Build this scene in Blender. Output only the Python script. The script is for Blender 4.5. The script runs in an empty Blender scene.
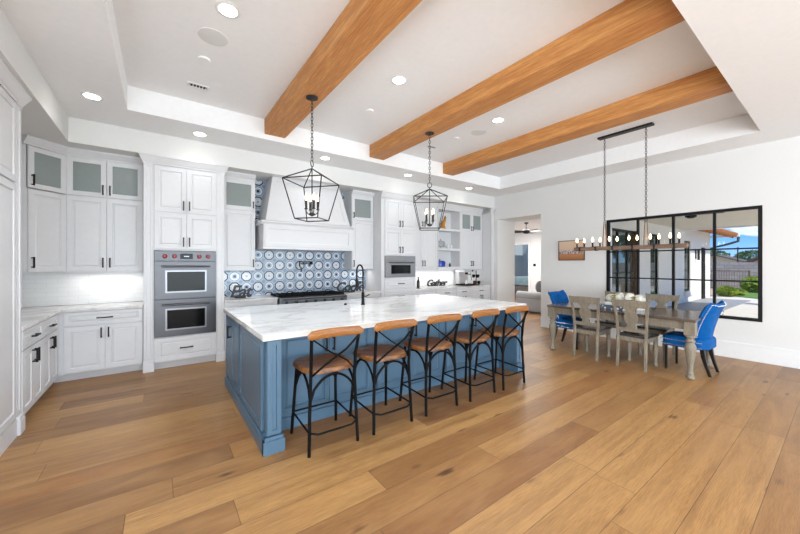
import bpy, bmesh, math, random
from math import sin, cos, pi, radians as R
from mathutils import Vector, Matrix
random.seed(7)
SC = bpy.context.scene
COL = SC.collection
# ------------------------------------------------------------------ camera
FPX, HOR = 329.0, 264.2
cd = bpy.data.cameras.new('camera'); cam = bpy.data.objects.new('camera', cd); COL.objects.link(cam)
cam.location = (0, 0, 1.45); cam.rotation_euler = (R(90), 0, -R(36.15))
cd.sensor_width = 36; cd.sensor_fit = 'HORIZONTAL'; cd.lens = FPX/800*36
cd.shift_y = -(267-HOR)/800; cd.clip_start = .05; cd.clip_end = 500
SC.camera = cam
# ------------------------------------------------------------------ node helpers
def S(c):
    """sRGB 0-255 -> linear rgba"""
    return tuple(((v/255)/12.92 if v/255 <= .04045 else ((v/255+.055)/1.055)**2.4) for v in c)+(1,)
class NT:
    def __init__(s, nt): s.nt = nt; s.n = nt.nodes; s.l = nt.links
    def new(s, t, **k):
        n = s.n.new(t)
        for a, b in k.items(): setattr(n, a, b)
        return n
    def put(s, sock, v):
        if isinstance(v, bpy.types.NodeSocket): s.l.new(v, sock)
        elif v is not None: sock.default_value = v
    def m(s, op, a, b=None, c=None):
        n = s.new('ShaderNodeMath', operation=op); s.put(n.inputs[0], a)
        if b is not None: s.put(n.inputs[1], b)
        if c is not None: s.put(n.inputs[2], c)
        return n.outputs[0]
    def mix(s, f, a, b, mode='MIX'):
        n = s.new('ShaderNodeMix', data_type='RGBA', blend_type=mode); s.put(n.inputs[0], f)
        s.put(n.inputs[6], a); s.put(n.inputs[7], b); return n.outputs[2]
    def ramp(s, f, stops):
        n = s.new('ShaderNodeValToRGB'); s.put(n.inputs[0], f); e = n.color_ramp.elements
        while len(e) < len(stops): e.new(.5)
        for i, (p, c) in enumerate(stops): e[i].position = p; e[i].color = c
        return n.outputs[0]
    def noise(s, vec, scale, detail=4, rough=.55, dist=0, out=0):
        n = s.new('ShaderNodeTexNoise'); s.put(n.inputs['Vector'], vec)
        n.inputs['Scale'].default_value = scale; n.inputs['Detail'].default_value = detail
        n.inputs['Roughness'].default_value = rough; n.inputs['Distortion'].default_value = dist
        return n.outputs[out]
    def xyz(s, vec):
        n = s.new('ShaderNodeSeparateXYZ'); s.put(n.inputs[0], vec); return n.outputs
    def comb(s, x, y, z):
        n = s.new('ShaderNodeCombineXYZ'); s.put(n.inputs[0], x); s.put(n.inputs[1], y); s.put(n.inputs[2], z); return n.outputs[0]
    def obj(s): return s.new('ShaderNodeTexCoord').outputs['Object']
    def pos(s): return s.new('ShaderNodeNewGeometry').outputs['Position']
    def scale(s, v, sc):
        n = s.new('ShaderNodeVectorMath', operation='MULTIPLY'); s.put(n.inputs[0], v); n.inputs[1].default_value = sc; return n.outputs[0]
def mat(name, color, rough=.5, metal=0, bump=0, bscale=60, var=0, spec=.5, coat=0, **k):
    m = bpy.data.materials.new(name); m.use_nodes = True; t = NT(m.node_tree); b = t.n['Principled BSDF']
    b.inputs['Base Color'].default_value = S(color); b.inputs['Roughness'].default_value = rough
    b.inputs['Metallic'].default_value = metal; b.inputs['Specular IOR Level'].default_value = spec
    b.inputs['Coat Weight'].default_value = coat
    c2 = tuple(max(0, v*(1-max(var, .03))) for v in color)
    f = t.noise(t.obj(), bscale*.3, 3)
    t.put(b.inputs['Base Color'], t.mix(f, S(color), S(c2)))
    if bump:
        bp = t.new('ShaderNodeBump'); bp.inputs['Strength'].default_value = bump; bp.inputs['Distance'].default_value = .002
        t.put(bp.inputs['Height'], t.noise(t.obj(), bscale, 3)); t.put(b.inputs['Normal'], bp.outputs[0])
    for a, v in k.items(): b.inputs[a.replace('_', ' ')].default_value = v
    return m
# ------------------------------------------------------------------ world, sun, area lights, exposure
w = bpy.data.worlds.new('sky'); SC.world = w; w.use_nodes = True; t = NT(w.node_tree)
d = t.new('ShaderNodeTexCoord').outputs['Generated']; x, y, z = t.xyz(d)
sky = t.ramp(z, [(0, S((160, 200, 245))), (.06, S((104, 168, 240))), (.5, S((70, 135, 220)))])
q = t.noise(t.scale(d, (1, 1, 3.2)), 4.6, 6, .55, .3)
cl = t.ramp(q, [(.53, (0, 0, 0, 1)), (.63, (1, 1, 1, 1))])
t.put(t.n['Background'].inputs[0], t.mix(cl, sky, (1, 1, 1, 1))); t.n['Background'].inputs[1].default_value = .85
def light(name, kind, loc, rot, energy, color=(1, 1, 1), **k):
    l = bpy.data.lights.new(name, kind); l.energy = energy; l.color = color
    for a, b in k.items(): setattr(l, a, b)
    o = bpy.data.objects.new(name, l); o.location = loc; o.rotation_euler = rot; COL.objects.link(o); return o
sd = Vector((-.22, -.8, 1.0)).normalized()
light('sun', 'SUN', (0, 0, 10), sd.to_track_quat('Z', 'Y').to_euler(), 2.9, (1, .96, .9), angle=R(.6))
# added fill lights out of view: one before the rear wall, one at the left
light('fill_rear', 'AREA', (2.6, -6.4, 1.4), (R(110), 0, 0), 345, (.83, .92, 1), shape='RECTANGLE', size=8.2, size_y=2.7)
light('fill_left', 'AREA', (-1.5, -2.6, 1.5), (0, -R(98), 0), 230, (.83, .92, 1), shape='RECTANGLE', size=2.2, size_y=3.6)
SC.view_settings.view_transform = 'Standard'; SC.view_settings.look = 'None'
SC.view_settings.gamma = 1; SC.view_settings.use_curve_mapping = False; SC.view_settings.exposure = 0.84
# ------------------------------------------------------------------ mesh builder
class MB:
    def __init__(s): s.v = []; s.f = []; s.sm = []
    def add(s, vs, fs, M=None, smooth=False):
        b = len(s.v)
        s.v += [tuple(M @ Vector(p)) if M else tuple(p) for p in vs]
        s.f += [tuple(b+i for i in f) for f in fs]; s.sm += [smooth]*len(fs); return s
    def box(s, x0, x1, y0, y1, z0, z1, M=None):
        vs = [(x, y, z) for x in (x0, x1) for y in (y0, y1) for z in (z0, z1)]
        return s.add(vs, [(0, 1, 3, 2), (4, 6, 7, 5), (0, 4, 5, 1), (2, 3, 7, 6), (0, 2, 6, 4), (1, 5, 7, 3)], M)
    def tube(s, pts, r, n=8, closed=False, M=None, flat=None):
        pts = [Vector(p) for p in pts]; N = len(pts); rs = r if isinstance(r, (list, tuple)) else [r]*N
        vs = []; up = Vector((0, 0, 1)); prev = None
        for i, p in enumerate(pts):
            a = pts[(i-1) % N] if (closed or i > 0) else p; b = pts[(i+1) % N] if (closed or i < N-1) else p
            tg = (b-a).normalized()
            if prev is None: u = tg.orthogonal() if abs(tg.z) > .95 else tg.cross(up); u.normalize()
            else: u = (prev - tg*prev.dot(tg)).normalized()
            prev = u; w_ = tg.cross(u)
            for k in range(n):
                an = 2*pi*k/n; c_ = cos(an); s_ = sin(an)
                vs.append(p + (u*c_ + w_*s_*(flat or 1))*rs[i])
        fs = []
        for i in range(N if closed else N-1):
            j = (i+1) % N
            fs += [(i*n+k, i*n+(k+1) % n, j*n+(k+1) % n, j*n+k) for k in range(n)]
        if not closed: fs += [tuple(range(n))[::-1], tuple((N-1)*n+k for k in range(n))]
        return s.add(vs, fs, M, True)
    def lathe(s, prof, n=16, M=None, a0=0, square=False):
        vs = []; fs = []
        for (r, z) in prof:
            for k in range(n):
                an = a0+2*pi*k/n; vs.append((r*cos(an), r*sin(an), z))
        for i in range(len(prof)-1):
            fs += [(i*n+k, i*n+(k+1) % n, (i+1)*n+(k+1) % n, (i+1)*n+k) for k in range(n)]
        fs += [tuple(range(n))[::-1], tuple((len(prof)-1)*n+k for k in range(n))]
        return s.add(vs, fs, M, not square)
    def prism(s, poly, a, b, axis='y', M=None, smooth=False):
        """poly in the plane normal to axis, extruded a..b"""
        n = len(poly)
        def P(p, h): return {'y': (p[0], h, p[1]), 'x': (h, p[0], p[1]), 'z': (p[0], p[1], h)}[axis]
        vs = [P(p, a) for p in poly]+[P(p, b) for p in poly]
        fs = [tuple(range(n)), tuple(range(2*n-1, n-1, -1))]+[(i, i+n, (i+1) % n+n, (i+1) % n) for i in range(n)]
        return s.add(vs, fs, M, smooth)
    def ball(s, c, r, n=8, m=6, sc=(1, 1, 1), M=None):
        vs = []; fs = []
        for j in range(m+1):
            th = pi*j/m
            for k in range(n): vs.append((c[0]+sc[0]*r*sin(th)*cos(2*pi*k/n), c[1]+sc[1]*r*sin(th)*sin(2*pi*k/n), c[2]+sc[2]*r*cos(th)))
        for j in range(m): fs += [(j*n+k, (j+1)*n+k, (j+1)*n+(k+1) % n, j*n+(k+1) % n) for k in range(n)]
        return s.add(vs, fs, M, True)
    def door(s, x0, x1, z0, z1, y=0, tk=.02, st=.06, glass=False, raised=True):
        """shaker / raised-panel door, front towards -y, back at y"""
        yf = y-tk
        rings = [(0, y), (0, yf+.002), (.002, yf), (st, yf), (st+.004, yf+.011)]
        if glass: rings += [(st+.005, y)]
        elif raised: rings += [(st+.012, yf+.011), (st+.026, yf+.003)]
        vs = []
        for i, yy in rings: vs += [(x0+i, yy, z0+i), (x1-i, yy, z0+i), (x1-i, yy, z1-i), (x0+i, yy, z1-i)]
        n = len(rings); fs = [(4*i+k, 4*i+(k+1) % 4, 4*i+4+(k+1) % 4, 4*i+4+k) for i in range(n-1) for k in range(4)]
        if glass: fs += [(4*(n-1)+k, 4*(n-1)+(k+1) % 4, (k+1) % 4, k) for k in range(4)]
        else: fs += [(4*n-4, 4*n-3, 4*n-2, 4*n-1), (3, 2, 1, 0)]
        return s.add(vs, fs)
    def build(s, name, material, parent=None, bevel=0, loc=None, rot=None, sub=0):
        me = bpy.data.meshes.new(name); me.from_pydata(s.v, [], s.f); me.validate()
        bm = bmesh.new(); bm.from_mesh(me); bmesh.ops.recalc_face_normals(bm, faces=bm.faces); bm.to_mesh(me); bm.free()
        if len(s.sm) == len(me.polygons): me.polygons.foreach_set('use_smooth', s.sm)
        if any(s.sm):
            try: me.set_sharp_from_angle(angle=R(40))
            except Exception: pass
        me.materials.append(material)
        o = bpy.data.objects.new(name, me); COL.objects.link(o)
        if parent: o.parent = parent
        if loc: o.location = loc
        if rot: o.rotation_euler = rot
        if bevel:
            b = o.modifiers.new('bevel', 'BEVEL'); b.width = bevel; b.segments = 2; b.limit_method = 'ANGLE'; b.angle_limit = R(40)
        if sub:
            b = o.modifiers.new('sub', 'SUBSURF'); b.levels = sub; b.render_levels = sub
        return o
def tag(o, label, cat, group=None, kind=None):
    o['label'] = label; o['category'] = cat
    if group: o['group'] = group
    if kind: o['kind'] = kind
    return o
def thing(name, label, cat, loc=(0, 0, 0), rz=0, group=None):
    o = bpy.data.objects.new(name, None); COL.objects.link(o); o.empty_display_size = .1
    o.location = loc; o.rotation_euler = (0, 0, rz); return tag(o, label, cat, group)
def struct(name, mb, m, **k):
    o = mb.build(name, m, **k)
    if not k.get('parent'): o['kind'] = 'structure'
    return o
def kids(o): return [c for c in COL.objects if c.parent == o]
def dup(root, loc, rz=0, label=None):
    def cp(o, par):
        c = o.copy(); COL.objects.link(c); c.parent = par
        for ch in kids(o): cp(ch, c)
        return c
    r = cp(root, None); r.location = loc; r.rotation_euler = (0, 0, rz)
    if label: r['label'] = label
    return r
def bx(*a): return MB().box(*a)
# ------------------------------------------------------------------ materials
WALL = mat('wall_paint', (228, 228, 226), .7, bump=.05, bscale=200)
CEIL = mat('ceiling_paint', (246, 246, 246), .8)
CAB = mat('white_cabinet_paint', (222, 222, 223), .38)
TRIM = mat('white_trim_paint', (236, 236, 235), .4)
BLUE = mat('blue_grey_cabinet_paint', (80, 110, 133), .35, var=.06, bscale=8)
BLACK = mat('black_metal', (12, 12, 13), .5, spec=.25)
IRON = mat('black_iron', (7, 7, 8), .6, spec=.15)
LANT = mat('dark_bronze', (46, 45, 44), .5, metal=.2, spec=.3)
STEEL = mat('stainless_steel', (84, 84, 86), .33, metal=.95)
STEEL3 = mat('bright_brushed_steel', (150, 150, 152), .3, metal=.85)
DGLASS = mat('dark_oven_glass', (8, 8, 10), .1, spec=.15)
RED = mat('red_knob', (150, 14, 24), .3)
FRAME = mat('black_window_frame', (18, 19, 20), .5, spec=.25)
BLVEL = mat('blue_velvet', (0, 98, 176), .6, bump=.3, bscale=60, var=.35, spec=.15)
BLWOOD = mat('black_chair_leg', (22, 19, 18), .35)
NAIL = mat('silver_nailhead', (200, 200, 205), .25, metal=1)
PORC = mat('white_ceramic', (238, 238, 235), .25)
def glass_mat(name, col, rough, tr):
    m = mat(name, col, rough); b = m.node_tree.nodes['Principled BSDF']; b.inputs['Transmission Weight'].default_value = tr; return m
FROST = glass_mat('frosted_cabinet_glass', (164, 174, 172), .10, .25)
def clear_mat():
    m = bpy.data.materials.new('clear_window_glass'); m.use_nodes = True; t = NT(m.node_tree)
    for n in list(t.n):
        if n.type != 'OUTPUT_MATERIAL': t.n.remove(n)
    o = [n for n in t.n if n.type == 'OUTPUT_MATERIAL'][0]
    g = t.new('ShaderNodeBsdfGlossy'); g.inputs['Roughness'].default_value = .02
    tr = t.new('ShaderNodeBsdfTransparent'); tr.inputs[0].default_value = (.97, .98, .97, 1)
    fr = t.new('ShaderNodeFresnel'); fr.inputs[0].default_value = 1.35
    mx = t.new('ShaderNodeMixShader'); t.put(mx.inputs[0], t.m('MULTIPLY', fr.outputs[0], .55)); t.put(mx.inputs[1], tr.outputs[0]); t.put(mx.inputs[2], g.outputs[0])
    t.put(o.inputs[0], mx.outputs[0]); return m
CLEAR = clear_mat()
def emit_mat(name, col, st):
    m = mat(name, col, .4); b = m.node_tree.nodes['Principled BSDF']; b.inputs['Emission Color'].default_value = S(col); b.inputs['Emission Strength'].default_value = st; return m
BULB = emit_mat('glowing_bulb', (255, 214, 160), 9)
CAN = emit_mat('recessed_light_lens', (255, 250, 240), 12)
def floor_mat():
    m = bpy.data.materials.new('oak_planks'); m.use_nodes = True; t = NT(m.node_tree); b = t.n['Principled BSDF']
    p = t.pos(); x, y, z = t.xyz(p)
    v = t.m('DIVIDE', t.m('ADD', y, 20.0+.083), .24); row = t.m('FLOOR', v); fv = t.m('SUBTRACT', v, row)
    wn = t.new('ShaderNodeTexWhiteNoise', noise_dimensions='1D'); t.put(wn.inputs['W'], row)
    u = t.m('DIVIDE', t.m('ADD', t.m('ADD', x, 30), t.m('MULTIPLY', wn.outputs[0], 2.1)), 2.1); cu = t.m('FLOOR', u); fu = t.m('SUBTRACT', u, cu)
    wn2 = t.new('ShaderNodeTexWhiteNoise', noise_dimensions='2D'); t.put(wn2.inputs['Vector'], t.comb(row, cu, 0)); h = wn2.outputs[0]
    off = t.comb(t.m('MULTIPLY', h, 37), t.m('MULTIPLY', h, 91), 0)
    va = t.new('ShaderNodeVectorMath', operation='ADD'); t.put(va.inputs[0], p); t.put(va.inputs[1], off); q = va.outputs[0]
    g1 = t.noise(t.scale(q, (.55, 10, 1)), 2.0, 6, .6, .7)
    g2 = t.noise(t.scale(q, (3, 75, 1)), 3, 4, .6)
    big = t.noise(t.scale(q, (.8, 3.2, 1)), 1.6, 3, .5, .6)
    base = t.ramp(h, [(0, S((132, 91, 52))), (.22, S((154, 111, 65))), (.45, S((167, 122, 72))), (.7, S((181, 137, 83))), (.88, S((162, 111, 61))), (1, S((132, 91, 52)))])
    c = t.mix(t.ramp(g1, [(.33, (0, 0, 0, 1)), (.6, (1, 1, 1, 1))]), t.mix(.4, base, S((108, 72, 42))), base)
    c = t.mix(t.m('MULTIPLY', t.ramp(g2, [(.36, (1, 1, 1, 1)), (.58, (0, 0, 0, 1))]), .44), c, S((98, 66, 40)))
    c = t.mix(t.m('MULTIPLY', t.ramp(big, [(.45, (0, 0, 0, 1)), (.7, (1, 1, 1, 1))]), .3), c, S((190, 148, 94)))
    vo = t.new('ShaderNodeTexVoronoi'); t.put(vo.inputs['Vector'], t.scale(q, (1.15, 3.1, 1))); vo.inputs['Scale'].default_value = 1.5
    kn = t.ramp(t.m('ADD', vo.outputs['Distance'], t.m('MULTIPLY', t.m('SUBTRACT', g1, .45), .35)), [(0, (1, 1, 1, 1)), (.07, (.8, .8, .8, 1)), (.15, (0, 0, 0, 1))])
    kr = t.m('GREATER_THAN', t.xyz(vo.outputs['Color'])[0], .3)
    c = t.mix(t.m('MULTIPLY', t.m('MULTIPLY', kn, kr), .9), c, S((70, 44, 26)))
    e = t.m('MINIMUM', t.m('MULTIPLY', t.m('MINIMUM', fv, t.m('SUBTRACT', 1, fv)), .24), t.m('MULTIPLY', t.m('MINIMUM', fu, t.m('SUBTRACT', 1, fu)), 2.1))
    gap = t.ramp(t.m('MULTIPLY', e, 100), [(.1, (1, 1, 1, 1)), (.28, (0, 0, 0, 1))])
    c = t.mix(t.m('MULTIPLY', gap, .65), c, S((58, 38, 24)))
    t.put(b.inputs['Base Color'], c); t.put(b.inputs['Roughness'], t.m('ADD', .3, t.m('MULTIPLY', g2, .16)))
    b.inputs['Specular IOR Level'].default_value = .42
    bp = t.new('ShaderNodeBump'); bp.inputs['Strength'].default_value = .22; bp.inputs['Distance'].default_value = .002
    t.put(bp.inputs['Height'], t.m('SUBTRACT', g2, t.m('MULTIPLY', gap, 2))); t.put(b.inputs['Normal'], bp.outputs[0])
    return m
OAK = floor_mat()
def wood_mat(name, a, c_, dark, ax=(1, 1, 1), rough=.45, scale=3, knots=False, plank=None):
    m = bpy.data.materials.new(name); m.use_nodes = True; t = NT(m.node_tree); b = t.n['Principled BSDF']
    q = t.scale(t.obj(), ax); g = t.noise(q, scale, 6, .6, 1.4); f = t.noise(t.scale(q, (1, 1, 1)), scale*6, 3, .6)
    c = t.mix(t.ramp(g, [(.35, (0, 0, 0, 1)), (.65, (1, 1, 1, 1))]), S(a), S(c_))
    c = t.mix(t.m('MULTIPLY', t.ramp(f, [(.45, (1, 1, 1, 1)), (.62, (0, 0, 0, 1))]), .3), c, S(dark))
    if knots:
        vo = t.new('ShaderNodeTexVoronoi'); t.put(vo.inputs['Vector'], t.scale(t.obj(), (1.3, 1.1, 1.3))); vo.inputs['Scale'].default_value = 1.8
        kn = t.ramp(vo.outputs['Distance'], [(0, (1, 1, 1, 1)), (.04, (.7, .7, .7, 1)), (.075, (0, 0, 0, 1))]); c = t.mix(t.m('MULTIPLY', kn, .75), c, S(dark))
    if plank:
        ax_, wdt = plank; xx = t.xyz(t.obj())[ax_]; v = t.m('DIVIDE', t.m('ADD', xx, 10), wdt); fr = t.m('FRACT', v)
        ln = t.m('LESS_THAN', t.m('MINIMUM', fr, t.m('SUBTRACT', 1, fr)), .02); c = t.mix(t.m('MULTIPLY', ln, .6), c, S(dark))
    t.put(b.inputs['Base Color'], c); b.inputs['Roughness'].default_value = rough
    bp = t.new('ShaderNodeBump'); bp.inputs['Strength'].default_value = .25; bp.inputs['Distance'].default_value = .003
    t.put(bp.inputs['Height'], f); t.put(b.inputs['Normal'], bp.outputs[0]); return m
BEAM = wood_mat('orange_cedar_beam', (196, 128, 66), (220, 160, 94), (120, 66, 28), (9, .6, 9), .6, 1.6, knots=True)
STOOLW = wood_mat('stool_wood', (88, 54, 28), (158, 102, 50), (54, 30, 15), (2, 9, 2), .4, 2.4)
RAILW = wood_mat('rail_wood', (132, 82, 36), (168, 110, 52), (90, 50, 22), (1.5, 8, 8), .4, 2.4)
GREYW = wood_mat('weathered_grey_wood', (126, 116, 100), (152, 142, 124), (84, 72, 58), (7, 7, 1.2), .55, 3)
TOPW = wood_mat('dark_table_top', (84, 70, 60), (110, 96, 84), (54, 44, 38), (9, 1, 9), .16, 2, plank=(0, .155))
SEATW = wood_mat('dark_chair_seat', (58, 52, 50), (84, 78, 74), (36, 32, 30), (3, 3, 3), .15, 3)
BARW = wood_mat('weathered_brown_wood', (112, 88, 70), (146, 118, 96), (72, 54, 42), (9, 1, 9), .6, 3)
DOORW = wood_mat('brown_door_wood', (92, 62, 40), (120, 84, 54), (60, 38, 24), (8, 8, 1), .45, 2)
def marble_mat():
    m = bpy.data.materials.new('white_marble'); m.use_nodes = True; t = NT(m.node_tree); b = t.n['Principled BSDF']
    p = t.pos(); wv = t.noise(p, 1.1, 5, .6, .4, out=1)
    mx = t.new('ShaderNodeMix', data_type='VECTOR'); mx.inputs[0].default_value = .35; t.put(mx.inputs[4], p); t.put(mx.inputs[5], wv)
    n1 = t.noise(t.scale(mx.outputs[1], (1, 1.6, 1)), 1.5, 5, .5, .6); n2 = t.noise(mx.outputs[1], 4.2, 5, .55, .5)
    v1 = t.ramp(t.m('ABSOLUTE', t.m('SUBTRACT', n1, .5)), [(0, (1, 1, 1, 1)), (.012, (.5, .5, .5, 1)), (.05, (0, 0, 0, 1))])
    v2 = t.ramp(t.m('ABSOLUTE', t.m('SUBTRACT', n2, .5)), [(0, (1, 1, 1, 1)), (.02, (0, 0, 0, 1))])
    c = t.mix(t.m('MULTIPLY', v1, .42), S((228, 226, 222)), S((156, 150, 144)))
    c = t.mix(t.m('MULTIPLY', v2, .15), c, S((170, 164, 156)))
    t.put(b.inputs['Base Color'], c); b.inputs['Roughness'].default_value = .12; return m
MARBLE = marble_mat()
def star_tile():
    m = bpy.data.materials.new('patterned_blue_tile'); m.use_nodes = True; t = NT(m.node_tree); b = t.n['Principled BSDF']
    x, y, z = t.xyz(t.pos()); P_ = .188
    u = t.m('DIVIDE', t.m('SUBTRACT', x, 1.596-P_/2-40*P_), P_); v = t.m('DIVIDE', t.m('SUBTRACT', z, 1.616-P_/2-40*P_), P_)
    fu = t.m('FLOOR', u); fv = t.m('FLOOR', v)
    a = t.m('ABSOLUTE', t.m('SUBTRACT', t.m('SUBTRACT', u, fu), .5)); c_ = t.m('ABSOLUTE', t.m('SUBTRACT', t.m('SUBTRACT', v, fv), .5))
    par = t.m('MODULO', t.m('ADD', fu, fv), 2.0)
    ssum = t.m('ADD', a, c_); mx = t.m('MAXIMUM', a, c_); oc = t.m('MAXIMUM', mx, t.m('MULTIPLY', ssum, .7071))
    rr = t.m('SQRT', t.m('ADD', t.m('MULTIPLY', a, a), t.m('MULTIPLY', c_, c_)))
    def lt(s_, k): return t.m('LESS_THAN', s_, k)
    W_, G, D, L = S((216, 220, 224)), S((112, 134, 158)), S((34, 42, 56)), S((156, 172, 190))
    c0 = t.mix(lt(oc, .475), L, D); c0 = t.mix(lt(oc, .36), c0, W_); c0 = t.mix(lt(rr, .27), c0, L); c0 = t.mix(lt(rr, .235), c0, W_); c0 = t.mix(lt(mx, .1), c0, S((150, 162, 178)))
    c1 = t.mix(lt(oc, .42), L, G); c1 = t.mix(lt(rr, .36), c1, W_); c1 = t.mix(lt(rr, .25), c1, L); c1 = t.mix(lt(mx, .115), c1, D); c1 = t.mix(lt(t.m('MINIMUM', a, c_), .015), c1, c1)
    c = t.mix(par, c0, c1)
    c = t.mix(t.m('GREATER_THAN', ssum, .79), c, G); c = t.mix(t.m('GREATER_THAN', ssum, .9), c, S((96, 122, 152)))
    c = t.mix(t.m('GREATER_THAN', mx, .494), c, S((160, 168, 178)))
    t.put(b.inputs['Base Color'], c); b.inputs['Roughness'].default_value = .25; return m
STAR = star_tile()
def brick_mat(name, c1, c2, mortar, w_, h_, ms, rough=.3, bump=.3, swap=False):
    m = bpy.data.materials.new(name); m.use_nodes = True; t = NT(m.node_tree); b = t.n['Principled BSDF']
    x, y, z = t.xyz(t.pos()); br = t.new('ShaderNodeTexBrick'); t.put(br.inputs['Vector'], t.comb(t.m('ADD', x, y), z, 0))
    br.inputs['Color1'].default_value = S(c1); br.inputs['Color2'].default_value = S(c2); br.inputs['Mortar'].default_value = S(mortar)
    br.inputs['Scale'].default_value = 1; br.inputs['Brick Width'].default_value = w_; br.inputs['Row Height'].default_value = h_; br.inputs['Mortar Size'].default_value = ms
    t.put(b.inputs['Base Color'], br.outputs[0]); b.inputs['Roughness'].default_value = rough; return m
SUBWAY = brick_mat('white_subway_tile', (238, 238, 237), (234, 234, 233), (222, 222, 221), .2, .06, .002, .3)
BLOCK = brick_mat('grey_block_masonry', (176, 168, 160), (158, 150, 144), (136, 130, 124), .4, .2, .012, .9)
# ================================================================== SETTING
XW, YB, YT = 7.17, 6.2, 5.57          # window wall, kitchen wall, tall cabinet face
ZS, ZL, ZT = 2.93, 3.23, 3.51         # soffit, outer ceiling, tray
YWG = 3.72                            # patio wall
XL, YR = -1.6, -6.6                   # left wall, rear wall
f = MB().box(XL-.1, XW+.25, YR-.1, YB+.25, -.12, 0).box(XW+.25, 16.0, YWG+.2, 10.0, -.12, 0); fo = struct('floor', f, OAK)
# window wall with window and passage openings
wy0, wy1, wz0, wz1 = .763, 2.855, .595, 2.32
oy0, oy1, oz = 4.25, 5.47, 2.62; XO = 7.92
mb = MB().box(XW, XW+.25, YR-.1, wy0, 0, ZL+.3).box(XW, XW+.25, wy0, wy1, 0, wz0).box(XW, XW+.25, wy0, wy1, wz1, ZL+.3)
mb.box(XW, XW+.25, wy1, oy0, 0, ZL+.3).box(XW, XW+.25, oy0, oy1, oz, ZL+.3).box(XW, XW+.25, oy1, YB+.25, 0, ZL+.3)
struct('wall_right', mb, WALL)
mb = MB().box(XW+.25, XO, oy1, YB+.25, 0, 3.0).box(XW+.25, XO, 3.9, oy0, 0, 3.0).box(XW+.25, XO, oy0, oy1, oz, 3.0)
struct('wall_passage', mb, WALL)
struct('wall_kitchen', bx(XL-.1, XW, YB, YB+.1, 0, ZL+.3), WALL)
struct('wall_left', bx(XL-.1, XL, YR-.1, YB, 0, ZL+.3), WALL)
mb = MB().box(XL, -1.3, YR-.1, YR, 0, ZL+.3).box(6.5, XW, YR-.1, YR, 0, ZL+.3).box(-1.3, 6.5, YR-.1, YR, 2.6, ZL+.3)
struct('wall_rear', mb, WALL)
# soffits, outer ceiling ring, tray
TX0, TX1, TY0, TY1 = -.30, 6.50, .71, 4.91
struct('ceiling_soffit_kitchen', bx(XL, XW, YT, YB, ZS, ZL+.3), WALL)
struct('ceiling_soffit_left', bx(XL, -.89, YR, YT, ZS, ZL+.3), WALL)
mb = MB().box(-.89, TX0, YR, YT, ZL, ZL+.45).box(TX1, XW, YR, YT, ZL, ZL+.45).box(TX0, TX1, TY1, YT, ZL, ZL+.45).box(TX0, TX1, YR, TY0, ZL, ZL+.45)
struct('ceiling', mb, CEIL)
struct('ceiling_tray', bx(TX0, TX1, TY0, TY1, ZT, ZT+.17), CEIL)
# baseboards
def bb(name, x0, x1, y0, y1, h=.25):
    struct(name, MB().box(x0, x1, y0, y1, 0, h-.03).box(x0 if x1 > XW-.001 and x0 < XW else x0, x1, y0, y1, h-.03, h-.012).box(min(x0+.006, x1), x1, y0, y1, h-.012, h), TRIM, bevel=.003)
bb('baseboard_right', XW-.018, XW, YR, oy0)
struct('baseboard_passage', MB().box(XW-.018, XO, oy1-.016, oy1, 0, .22), TRIM, bevel=.003)
# window
wn = struct('window_1', MB(), FRAME) if False else None
fr = MB(); fx0, fx1 = XW-.012, XW+.06; fw = .045
fr.box(fx0, fx1, wy0, wy1, wz0, wz0+fw).box(fx0, fx1, wy0, wy1, wz1-fw, wz1).box(fx0, fx1, wy0, wy0+fw, wz0+fw, wz1-fw).box(fx0, fx1, wy1-fw, wy1, wz0+fw, wz1-fw)
cols = [wy0+(wy1-wy0)*k/4 for k in (1, 2, 3)]; rows = [1.19, 1.69]
for c in cols: fr.box(fx0+.008, fx1-.01, c-.017, c+.017, wz0+fw, wz1-fw)
for r_ in rows:
    ys = [wy0+fw]+sum([[c-.017, c+.017] for c in cols], [])+[wy1-fw]
    for k in range(0, 8, 2): fr.box(fx0+.012, fx1-.012, ys[k], ys[k+1], r_-.011, r_+.011)
win = struct('window_1', fr, FRAME)
MB().box(XW+.022, XW+.028, wy0+fw, wy1-fw, wz0+fw, wz1-fw).build('glass_pane', CLEAR, win)
# unseen glazed doors and opening, added as a setting for the rear fill light
fr = MB().box(-1.3, 6.5, YR-.09, YR-.03, 2.55, 2.6)
for k in range(6): fr.box(-1.3+k*1.55, -1.25+k*1.55, YR-.09, YR-.03, 0, 2.55)
dr = struct('door_1', fr, FRAME)
MB().box(-1.25, 6.45, YR-.064, YR-.058, 0, 2.55).build('glass_pane', CLEAR, dr)
# beams
for i, (x0, lb) in enumerate(((1.20, 'orange cedar ceiling beam on the left, its chain lantern hangs over the island end near the ovens'),
        (2.93, 'middle orange cedar ceiling beam, carrying the second lantern'), (4.67, 'right orange cedar ceiling beam, nearest the long black fixture over the dining table'))):
    o = bx(-.145, .145, -(TY1-TY0)/2+.002, (TY1-TY0)/2-.002, 0, ZT-3.30-.001).build('ceiling_beam', BEAM, None, bevel=.004, loc=(x0+.145, (TY0+TY1)/2, 3.30))
    if i: o.data = o.data.copy()
    tag(o, lb, 'beam', 'wooden ceiling beams')
# backsplashes
struct('trim_1', bx(.785, 3.60, YB-.008, YB, .905, ZS), STAR)
struct('trim_2', bx(XL+.01, -.17, YB-.008, YB, .905, 1.35), SUBWAY)
struct('trim_3', bx(4.50, XW-.10, YB-.008, YB, .905, 1.33), SUBWAY)
struct('trim_4', bx(XL, XL+.008, 4.27, YB-.01, .905, 1.35), SUBWAY)

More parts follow.
